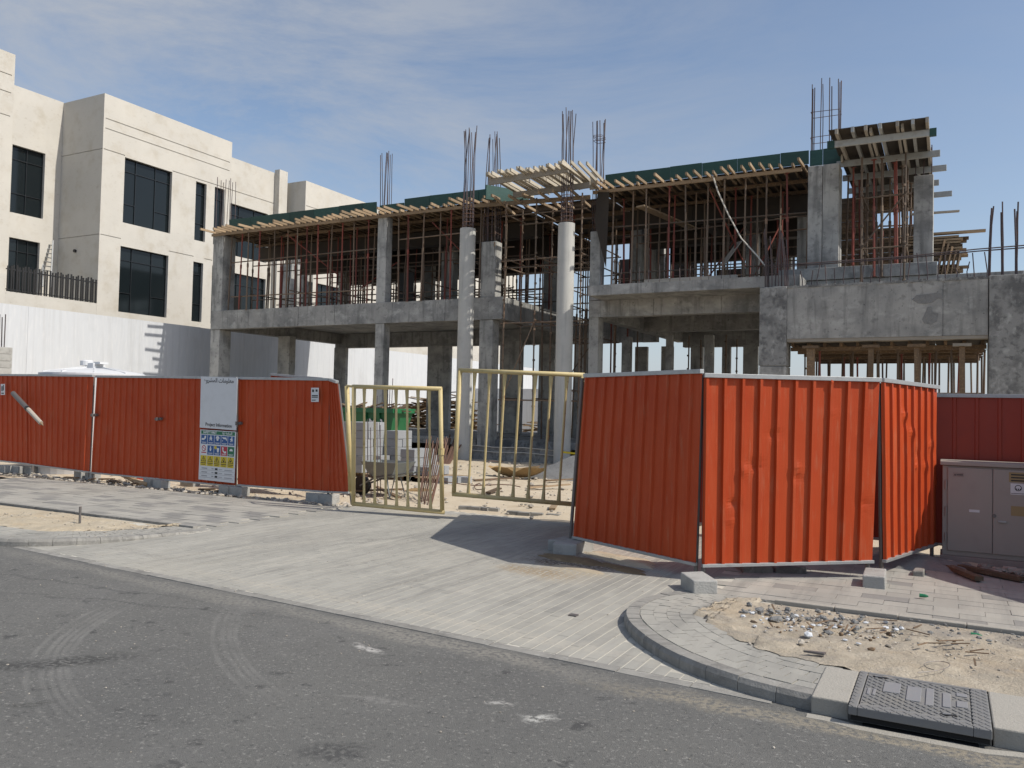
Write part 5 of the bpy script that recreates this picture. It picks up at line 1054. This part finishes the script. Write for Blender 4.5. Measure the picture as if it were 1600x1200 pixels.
b = facade(XV-.03, 30.41, 34.52, 0, 14.5, W[6:8], grooves=[(30.41, 34.52, 12.79)]); b.quad((XV-.03, 30.41, 14.5), (XV-.03, 34.52, 14.5), (-40, 34.52, 14.5), (-40, 30.41, 14.5)); add_wall(b)
b = MB(); b.box(XV-.02, -32.66, 33.52, 34.15, 5, 14.66); add_wall(b, 'pilaster')
b = facade(-31.66, 34.53, 60, 0, 14.18, W[8:10], grooves=[(34.6, 60, 12.79)]); b.quad((-31.66, 34.53, 0), (-31.66, 34.53, 14.18), (-40, 34.53, 14.18), (-40, 34.53, 0)); b.quad((-31.66, 34.53, 14.18), (-31.66, 60, 14.18), (-40, 60, 14.18), (-40, 34.53, 14.18)); add_wall(b)
# recessed part with balcony, and the taller part at the left edge
b = facade(XR, 14.0, 23.065, 5.4, 15.3, [(20.84, 22.31, 9.75, 12.71), (20.86, 22.22, 5.5, 8.66)]); b.quad((XR, 14, 15.3), (XR, 23.065, 15.3), (-41, 23.065, 15.3), (-41, 14, 15.3)); add_wall(b)
b = facade(XR+.05, 12.0, 20.78, 5.4, 16.6, [], grooves=[(12, 20.66, 15.65), (12, 20.66, 14.88), (12, 20.66, 13.86)]); b.quad((XR+.05, 20.78, 5.4), (XR+.05, 20.78, 16.6), (XR-4, 20.78, 16.6), (XR-4, 20.78, 5.4)); b.quad((XR+.05, 12, 16.6), (XR+.05, 20.78, 16.6), (XR-4, 20.78, 16.6), (XR-4, 12, 16.6)); add_wall(b)
b = facade(XV+.0, 12.0, 19.1, 0, 6.6, []); b.quad((XV, 19.1, 5.95), (XV, 19.1, 6.6), (XR, 19.1, 6.6), (XR, 19.1, 5.95)); add_wall(b); b = facade(XV, 19.101, 23.065, 0, 5.93, []); b.quad((XV, 19.101, 5.93), (XV, 23.065, 5.93), (XR, 23.065, 5.93), (XR, 19.101, 5.93)); add_wall(b, 'balcony_floor')
def window(X, h, cols, rows_, rev=.14):
    y0, y1, z0, z1 = h; x = X-rev; f = MB(); t = .028
    fr = thing('window', (x, (y0+y1)/2, z0), None, None); fr.parent = vl; fr.location = Vector((x, (y0+y1)/2, z0))-wloc(vl)
    f.box(x-.05, x, y0-.01, y0+t, z0-.01, z1+.01); f.box(x-.05, x, y1-t, y1+.01, z0-.01, z1+.01); f.box(x-.05, x, y0+t, y1-t, z0-.01, z0+t); f.box(x-.05, x, y0+t, y1-t, z1-t, z1+.01)
    cy = [y0]+[y0+(y1-y0)*c for c in cols]+[y1]
    for c in cy[1:-1]: f.box(x-.05, x, c-t/2, c+t/2, z0+t, z1-t)
    cells = []
    for i, (a, e) in enumerate(zip(cy, cy[1:])):
        rz = [z0]+[z0+(z1-z0)*q for q in rows_[i]]+[z1]
        for q in rz[1:-1]: f.box(x-.05, x-.002, a+t/2, e-t/2, q-t/2, q+t/2)
        cells += [(a, e, p, q) for p, q in zip(rz, rz[1:])]
    f.build('frame', 'window_frame', fr)
    for (a, e, p, q) in cells: 
        tl_ = jit(.0035); tz = jit(.0025); MB().hexa([(x-.045+tl_, a+.01, p+.01), (x-.045-tl_, e-.01, p+.01), (x-.055, e-.01, p+.01), (x-.055, a+.01, p+.01)], [(x-.045+tl_+tz, a+.01, q-.01), (x-.045-tl_+tz, e-.01, q-.01), (x-.055, e-.01, q-.01), (x-.055, a+.01, q-.01)]).build('pane', 'glass', fr)
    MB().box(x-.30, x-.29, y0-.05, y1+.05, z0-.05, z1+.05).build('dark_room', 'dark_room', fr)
C3 = [.27, .68]; R3 = [[.3, .8], [.8], [.3, .8]]
window(XV, W[0], C3, R3); window(XV, W[1], C3, R3)
for k in (2, 3, 4, 5): window(XV, W[k], [], [[.3, .8]])
for k in (6, 7): window(XV-.03, W[k], C3, R3)
for k in (8, 9): window(-31.66, W[k], C3, R3)
window(XR, (20.84, 22.31, 9.75, 12.71), [.5], [[.3, .8], [.3, .8]]); window(XR, (20.86, 22.22, 5.96, 8.66), [.33, .66], [[.8], [.8], [.8]])
MB().box(-40, XV-.01, 23.1, 23.12, 0, 1).build('footing', 'villa_stone', vl)
rl = MB(); rail = thing('balcony_railing', (XV-.02, 21, 5.95), None, None); rail.parent = vl; rail.location = Vector((XV-.02, 21, 5.95))-wloc(vl)
MB().box(XV-.05, XV-.01, 19.12, 23.06, 6.80, 6.85).build('handrail', 'black_metal', rail); MB().box(XV-.05, XV-.01, 19.12, 23.06, 6.0, 6.03).build('lower_rail', 'black_metal', rail)
y = 19.18; k = 0
while y < 23.03:
    MB().box(XV-.07+.04*(k % 2), XV-.02+.04*(k % 2), y, y+.05, 5.94, 6.96+.06*((k // 2) % 2)).build('baluster', 'black_metal', rail, loc=(XV, y, 6)); y += .115; k += 1
lp = MB(); lp.tube((-34.6, 23.06, 8.35), (-34.6, 22.97, 8.35), .07, 10); lp.build('wall_lamp', 'black_metal', vl)
ld = thing('ladder', (-35.6, 22.6, 6), 'grey ladder leaning in the corner of the villa balcony', 'ladder')
p0, p1, q0_, q1_ = PY(67, 430, 22.3), PY(80, 432, 22.3), PY(68, 372, 22.7), PY(83, 376, 22.7)
MB().tube(p0+(p0-q0_)*.3, q0_, .035, 7).build('stile', 'galvanised', ld); MB().tube(p1+(p1-q1_)*.3, q1_, .035, 7).build('stile', 'galvanised', ld)
for k in range(8): s = .02+k*.12; MB().tube(p0+(q0_-p0)*s, p1+(q1_-p1)*s, .025, 6).build('rung', 'galvanised', ld)

bw = thing('boundary_wall', (-29.8, 35, 0), 'tall white rendered boundary wall between site and villa', 'wall')
b = MB(); y = 5.; 
while y < 58: e = y+2.6; b.box(-29.85+jit(.004), -29.6+jit(.004), y, e-.004, -.2, 5.04+jit(.012)); y = e
b.build('render', 'white_plaster', bw)
b = MB(); x = -29.5
while x < -2: b.box(x, x+2.9, 50, 50.25, -.2, 3.1); x += 2.906
w2 = b.build('back_wall', 'white_plaster', loc=(-16, 50, 0)); tag(w2, 'lower white boundary wall far behind the building, seen between columns', 'wall')

# ================================================================== THINGS ON THE SITE
tk = thing('water_tank', D(130, 600, 19), 'white tank with flat domed lid and cap behind the red hoarding', 'tank')
c = D(130, 575, 19); c = np.array([c[0], c[1]+.3, 0])
MB().lathe(c, [(1.12, -.05), (1.12, 2.22), (1.16, 2.24), (1.16, 2.29), (.9, 2.36), (.3, 2.43)], 40).build('body', 'white_paint', tk, smooth=False)
MB().box(c[0]-.16, c[0]+.16, c[1]-.16, c[1]+.16, 2.40, 2.56).build('neck', 'white_paint', tk, bevel=.02); MB().lathe(c+np.array([-.17, -.1, 0]), [(.14, 2.50), (.14, 2.60), (.12, 2.62)], 16).build('cap', 'white_paint', tk); MB().box(c[0]+.1, c[0]+.34, c[1]-.12, c[1]+.1, 2.53, 2.58).build('lid_flap', 'white_paint', tk)
for k in range(10):
    a = 2*pi*k/10; MB().bar(c+np.array([1.1*cos(a), 1.1*sin(a), 2.315]), c+np.array([.3*cos(a), .3*sin(a), 2.45]), .03, .03).build('rib', 'white_paint', tk)
sp = D(3, 560, 24); st = thing('block_pier', sp, 'rough block pier with rebar at the left frame edge behind the hoarding', 'pier')
for k in range(16): MB().box(sp[0]-.6, sp[0]+.17, sp[1]-.2, sp[1]+.2, k*.205-.1, k*.205+.1).build('block', 'block_concrete', st, bevel=.01)
for k in range(4): MB().path([(sp[0]-.3+.13*k, sp[1], 3.1), (sp[0]-.3+.14*k+jit(.05), sp[1], 4.1+jit(.1))], .016, 5).build('rebar', 'rebar_steel', st)
# green skip
sk = thing('skip', (-13.3, 18.2, 0), 'big green rubbish skip full of scrap behind the grey blocks', 'skip')
x0, x1, ya, yb, z0, z1 = -15.2, PY(616, 650, 17.6)[0], 17.6, 18.5, .12, 1.62
m = MB(); A8 = [(x0+.35, ya+.22, z0), (x1-.42, ya+.22, z0), (x1-.42, yb-.22, z0), (x0+.35, yb-.22, z0)]; B8 = [(x0, ya, z1), (x1, ya, z1), (x1, yb, z1), (x0, yb, z1)]
m.v = A8+B8; m.f = [(0, 3, 2, 1), (0, 1, 5, 4), (1, 2, 6, 5), (2, 3, 7, 6), (3, 0, 4, 7)]; o = m.build('body', 'green_skip', sk); o.modifiers.new('s', 'SOLIDIFY').thickness = .03
for (a, e) in ((B8[0], B8[1]), (B8[1], B8[2]), (B8[2], B8[3]), (B8[3], B8[0])): MB().bar(Vector(a)+Vector((0, 0, -.04)), Vector(e)+Vector((0, 0, -.04)), .11, .12).build('rim', 'green_skip', sk)
for k in range(4): x = x0+.5+k*(x1-x0-1.0)/3; MB().bar((x, ya+.20, z0), (x, ya-.02, z1-.1), .08, .06, (0, 1, 0)).build('rib', 'green_skip', sk)
m = MB()
for k in range(60):
    x, y = U(x0+.1, x1-.2), U(ya+.1, yb-.1); a = U(0, 3); m.bar((x, y, z1-.1+U(0, .15)), (x+U(.3, .8)*cos(a), y+U(.2, .5)*sin(a), z1+U(-.1, .18)), .08, .03)
m.build('scrap', 'old_or_shaded_timber', sk)['kind'] = 'stuff'
for k in range(6): x = U(x0+1.2, x1-.3); MB().path([(x, ya+.4, z1-.1), (x+jit(.08), ya+.4, z1+.6+jit(.25))], .012, 4).build('rod', 'rebar_steel', sk)
text('M 3', .30, (PY(572, 675, 17.5)[0], 17.62, 1.14), (1, 0, 0), (0, -.12, 1), 'print_white', sk, 'LEFT', bold=.01)
# grey concrete blocks
bs = []
def stack(label, cells, bw_=.40, bh=.2, bd_=.2):
    x, y = cells[0][0], cells[0][1]; t = thing('block_stack', (x, y, 0), label, 'block stack', 'stacks of grey concrete blocks')
    if not bs: bs.append(MB().box(-.195, .195, -.097, .097, 0, .194).build('block', 'blockwork', t, loc=(0, 0, 0), bevel=.006)); first = True
    else: first = False
    for (x, y, n, zb) in cells:
        for k in range(n):
            p = (x+jit(.012), y+jit(.012), zb+k*.1985); rz = jit(.03)
            if first and bs[0].get('done') is None: bs[0].location = Vector(p)-wloc(t); bs[0]['done'] = 1; WL[bs[0].name] = Vector(p)
            else: inst(bs[0], p, rz, t)
    if first: del bs[0]['done']
    return t
def cells(pxl, Y, n, depth, zb=.12):
    x = PY(pxl, 745, Y)[0]; return [(x+.2, Y+.1+.205*k, n, zb) for k in range(depth)]
Yb = 15.7
stack('tall grey block stack just right of the hoarding end, behind the left gate', cells(545, Yb-.3, 6, 4)+cells(528, Yb-.3, 6, 4))
stack('stepped grey block stack in the middle, tallest before the green skip', cells(573, Yb+.1, 2, 4)+cells(599, Yb+.5, 5, 3)+cells(586, Yb+1.1, 3, 2))
stack('lower grey block stack stepping down to the right behind the left gate', cells(625, Yb, 3, 4)+cells(640, Yb+.9, 2, 3)+cells(650, Yb+.1, 1, 4))
for (px_, py_) in ((545, 741), (600, 745), (640, 750)):
    p = PY(px_, py_, Yb-.1); t = thing('pallet', (p[0]+.4, Yb+.3, 0), {545: 'brown timber pallet below the tall block stack', 600: 'brown timber pallet below the stepped block stack', 640: 'brown timber pallet below the lower block stack'}[px_], 'pallet', 'pallets below the block stacks')
    for k in range(3): MB().box(p[0]-.1, p[0]+1.0, Yb-.2+k*.45, Yb-.1+k*.45, .0, .085).build('bearer', 'old_or_shaded_timber', t)
    for k in range(6): MB().box(p[0]-.1+k*.19, p[0]+.05+k*.19, Yb-.25, Yb+.95, .087, .108).build('slat', 'timber', t)
for (px_, py_) in ((697, 757), (707, 756), (722, 756)):
    p = G(px_, py_); o = inst(bs[0], (p[0], p[1], -.03), jit(.5)); tag(o, {697: 'leftmost single grey block lying on sand between the gate leaves', 707: 'middle single grey block lying on sand between the gate leaves', 722: 'rightmost single grey block lying on sand between the gate leaves'}[px_], 'concrete block', 'single grey blocks on the sand'); o.name = 'concrete_block'; o.parent = None; o.location = (p[0], p[1], -.03)
# wheelbarrow
p = G(606, 776); x, y = p[0], p[1]; wb = thing('wheelbarrow', (x, y, 0), 'grey wheelbarrow with deep tray standing in front of the grey block stacks', 'wheelbarrow')
m = MB(); m.v = [(x-.26, y-.2, .38), (x+.22, y-.2, .38), (x+.22, y+.2, .38), (x-.26, y+.2, .38), (x-.42, y-.32, .66), (x+.40, y-.32, .66), (x+.40, y+.32, .66), (x-.42, y+.32, .66)]; m.f = [(0, 3, 2, 1), (0, 1, 5, 4), (1, 2, 6, 5), (2, 3, 7, 6), (3, 0, 4, 7)]; o = m.build('tray', 'barrow_grey', wb); o.modifiers.new('s', 'SOLIDIFY').thickness = .006
for s in (-1, 1):
    MB().path([(x-.62, y+.05*s, .17), (x-.2, y+.2*s, .34), (x+.75, y+.26*s, .52)], .018, 7).build('handle', 'barrow_grey', wb); MB().path([(x+.12, y+.21*s, .39), (x+.22, y+.24*s, .0), (x+.34, y+.25*s, .43)], .015, 6).build('leg', 'barrow_grey', wb)
MB().tube((x-.62, y-.045, .17), (x-.62, y+.045, .17), .18, 18).build('wheel', 'black_plastic', wb)
# reinforcing rods left standing and leaning
t = thing('rod_bundle', G(590, 778), 'thin dark reinforcing rods standing upright before the wheelbarrow', 'steel rods')
for px_, pt_, pb_ in ((574, 655, 768), (585, 653, 776), (589, 660, 776), (594, 664, 776), (603, 655, 770), (579, 668, 776)):
    a = G(px_+1, pb_); MB().path([a+np.array([0, 0, -.05]), D(px_, pt_, float(np.dot(a-EYE, FW)))], .010, 4).build('rod', 'rebar_steel', t)
t = thing('rod_bundle', G(665, 785), 'bundle of rusty rods leaning up to the right behind the left gate', 'steel rods')
for k in range(13):
    a = G(655+k*1.6+jit(2), 786+jit(5)); e = D(668+k*2.6+jit(4), 690+jit(12), float(np.dot(a-EYE, FW))+1.3); MB().path([a, (a+e)/2+np.array([0, 0, -.04]), e], .011, 4).build('rod', 'rust_steel', t)
t = thing('rod_bundle', PY(700, 715, 20.5), 'rusty angle irons leaning against the slab edge left of the round column', 'steel rods')
for k in range(8):
    a = PY(690+k*1.5, 722, 20.5); e = PY(698+k*4+jit(3), 684+jit(5), 23.8); MB().bar((a[0], a[1], 0), e, .05, .02).build('rod', 'rust_steel', t)
def heap(nm, label, pxa, pxb, Y, zmax, n, m='old_or_shaded_timber'):
    xa, xb = PY(pxa, 670, Y)[0], PY(pxb, 670, Y)[0]; t = thing(nm, ((xa+xb)/2, Y, 0), label, 'timber heap')
    for k in range(n):
        s = R.random(); x = xa+(xb-xa)*s; zm = zmax*(.35+.65*sin(pi*min(max(s, .05), .95))); z = zm*R.random()**.9; a = jit(.35); L = U(.8, 2.2); MB().bar((x-L/2*cos(a), Y+jit(.7), max(z+jit(.25), .03)), (x+L/2*cos(a), Y+jit(.7), max(z+jit(.3), .03)), U(.06, .14), .05).build('plank', m if R.random() < .6 else 'timber', t)
heap('timber_heap', 'tangled heap of old planks behind the ground floor, right of the skip', 628, 750, 36.5, 2.5, 290)
heap('timber_heap', 'low heap of scrap boards far behind the right round column', 818, 905, 40, 1.1, 40)
# torn brown tray, gravel heap and odds
p = G(808, 747); m = MB(); n = 22; rings = 6
for k in range(rings+1):
    for i in range(n):
        a = 2*pi*i/n; r = k/rings; m.v.append((p[0]+.78*r*cos(a)+.05*nz(cos(a), sin(a), 2, 1), p[1]+.34*r*sin(a), .01+.26*r**2.2*(1+.5*nz(cos(a), sin(a), 1.8, 4))))
m.f = [(k*n+i, k*n+(i+1) % n, (k+1)*n+(i+1) % n, (k+1)*n+i) for k in range(rings) for i in range(n)]
tag(m.build('torn_tray', 'dry_brown', loc=p, smooth=True), 'torn brown boat shaped tray lying on sand before the porch plinth', 'tray')
p = G(655, 768); m = MB(); rock(m, (p[0], p[1], .02), .35, .25); tag(m.build('crumpled_sack', 'dry_brown', loc=p), 'crumpled brown sack lying under the leaning rods', 'sack')
p = G(915, 748); m = MB(); n = 34; rings = 14
for k in range(rings+1):
    for i in range(n):
        a = 2*pi*i/n; r = k/rings; x, y = p[0]+1.9*r*cos(a), p[1]+1.1*r*sin(a); m.v.append((x, y, .72*(1-r)**1.1+.08*nz(x, y, 3)*(1-r)-.03))
m.f = [(k*n+i, k*n+(i+1) % n, (k+1)*n+(i+1) % n, (k+1)*n+i) for k in range(rings) for i in range(n)]
o = m.build('gravel_heap', 'gravel_grey', loc=p, smooth=True); tag(o, 'grey gravel heap beside the right round column, behind the gate', 'gravel heap')
p = PY(893, 707, 22.2); tag(MB().bar(p+np.array([-.3, 0, 0]), p+np.array([.45, .1, -.05]), .12, .05).build('yellow_board', 'print_yellow', loc=p), 'yellow board lying at the foot of the right round column', 'board')
for z, nm in ((.46, 'upper'), (.30, 'lower')):
    tag(MB().path([(-14.0, 23.4, z+.02), (-13, 23.38, z-.02), (-12, 23.39, z+.01), (-10.9, 23.4, z-.03)], .014, 5).build('pale_rope', 'rope_grey', loc=(-12.5, 23.4, z)), '%s pale rope strung along the porch plinth wall' % nm, 'rope')

for k in range(26):
    x, y = U(-13.5, -5.5), U(12.2, 22.5); a = U(0, 3.1); l_ = U(.2, .8)
    tag(MB().bar((x-l_*cos(a), y-l_*sin(a), .05), (x+l_*cos(a), y+l_*sin(a), .07+U(0, .05)), U(.05, .12), .03).build('loose_board', 'old_or_shaded_timber' if k % 3 else 'timber', loc=(x, y, 0)), 'loose board lying on the sand of the building yard', 'board', 'loose boards on the yard sand')
for k in range(8):
    x, y = U(-13, -6.5), U(13, 22); a = U(0, 3.1); MBp = MB().path([(x+t*cos(a), y+t*sin(a)+.15*sin(3*t+k), .06+.02*sin(5*t)) for t in np.linspace(0, U(1.0, 2.4), 9)], .010, 4)
    tag(MBp.build('bent_rod', 'rust_steel', loc=(x, y, 0)), 'bent rusty rod lying on the sand of the building yard', 'rod', 'bent rods on the yard sand')
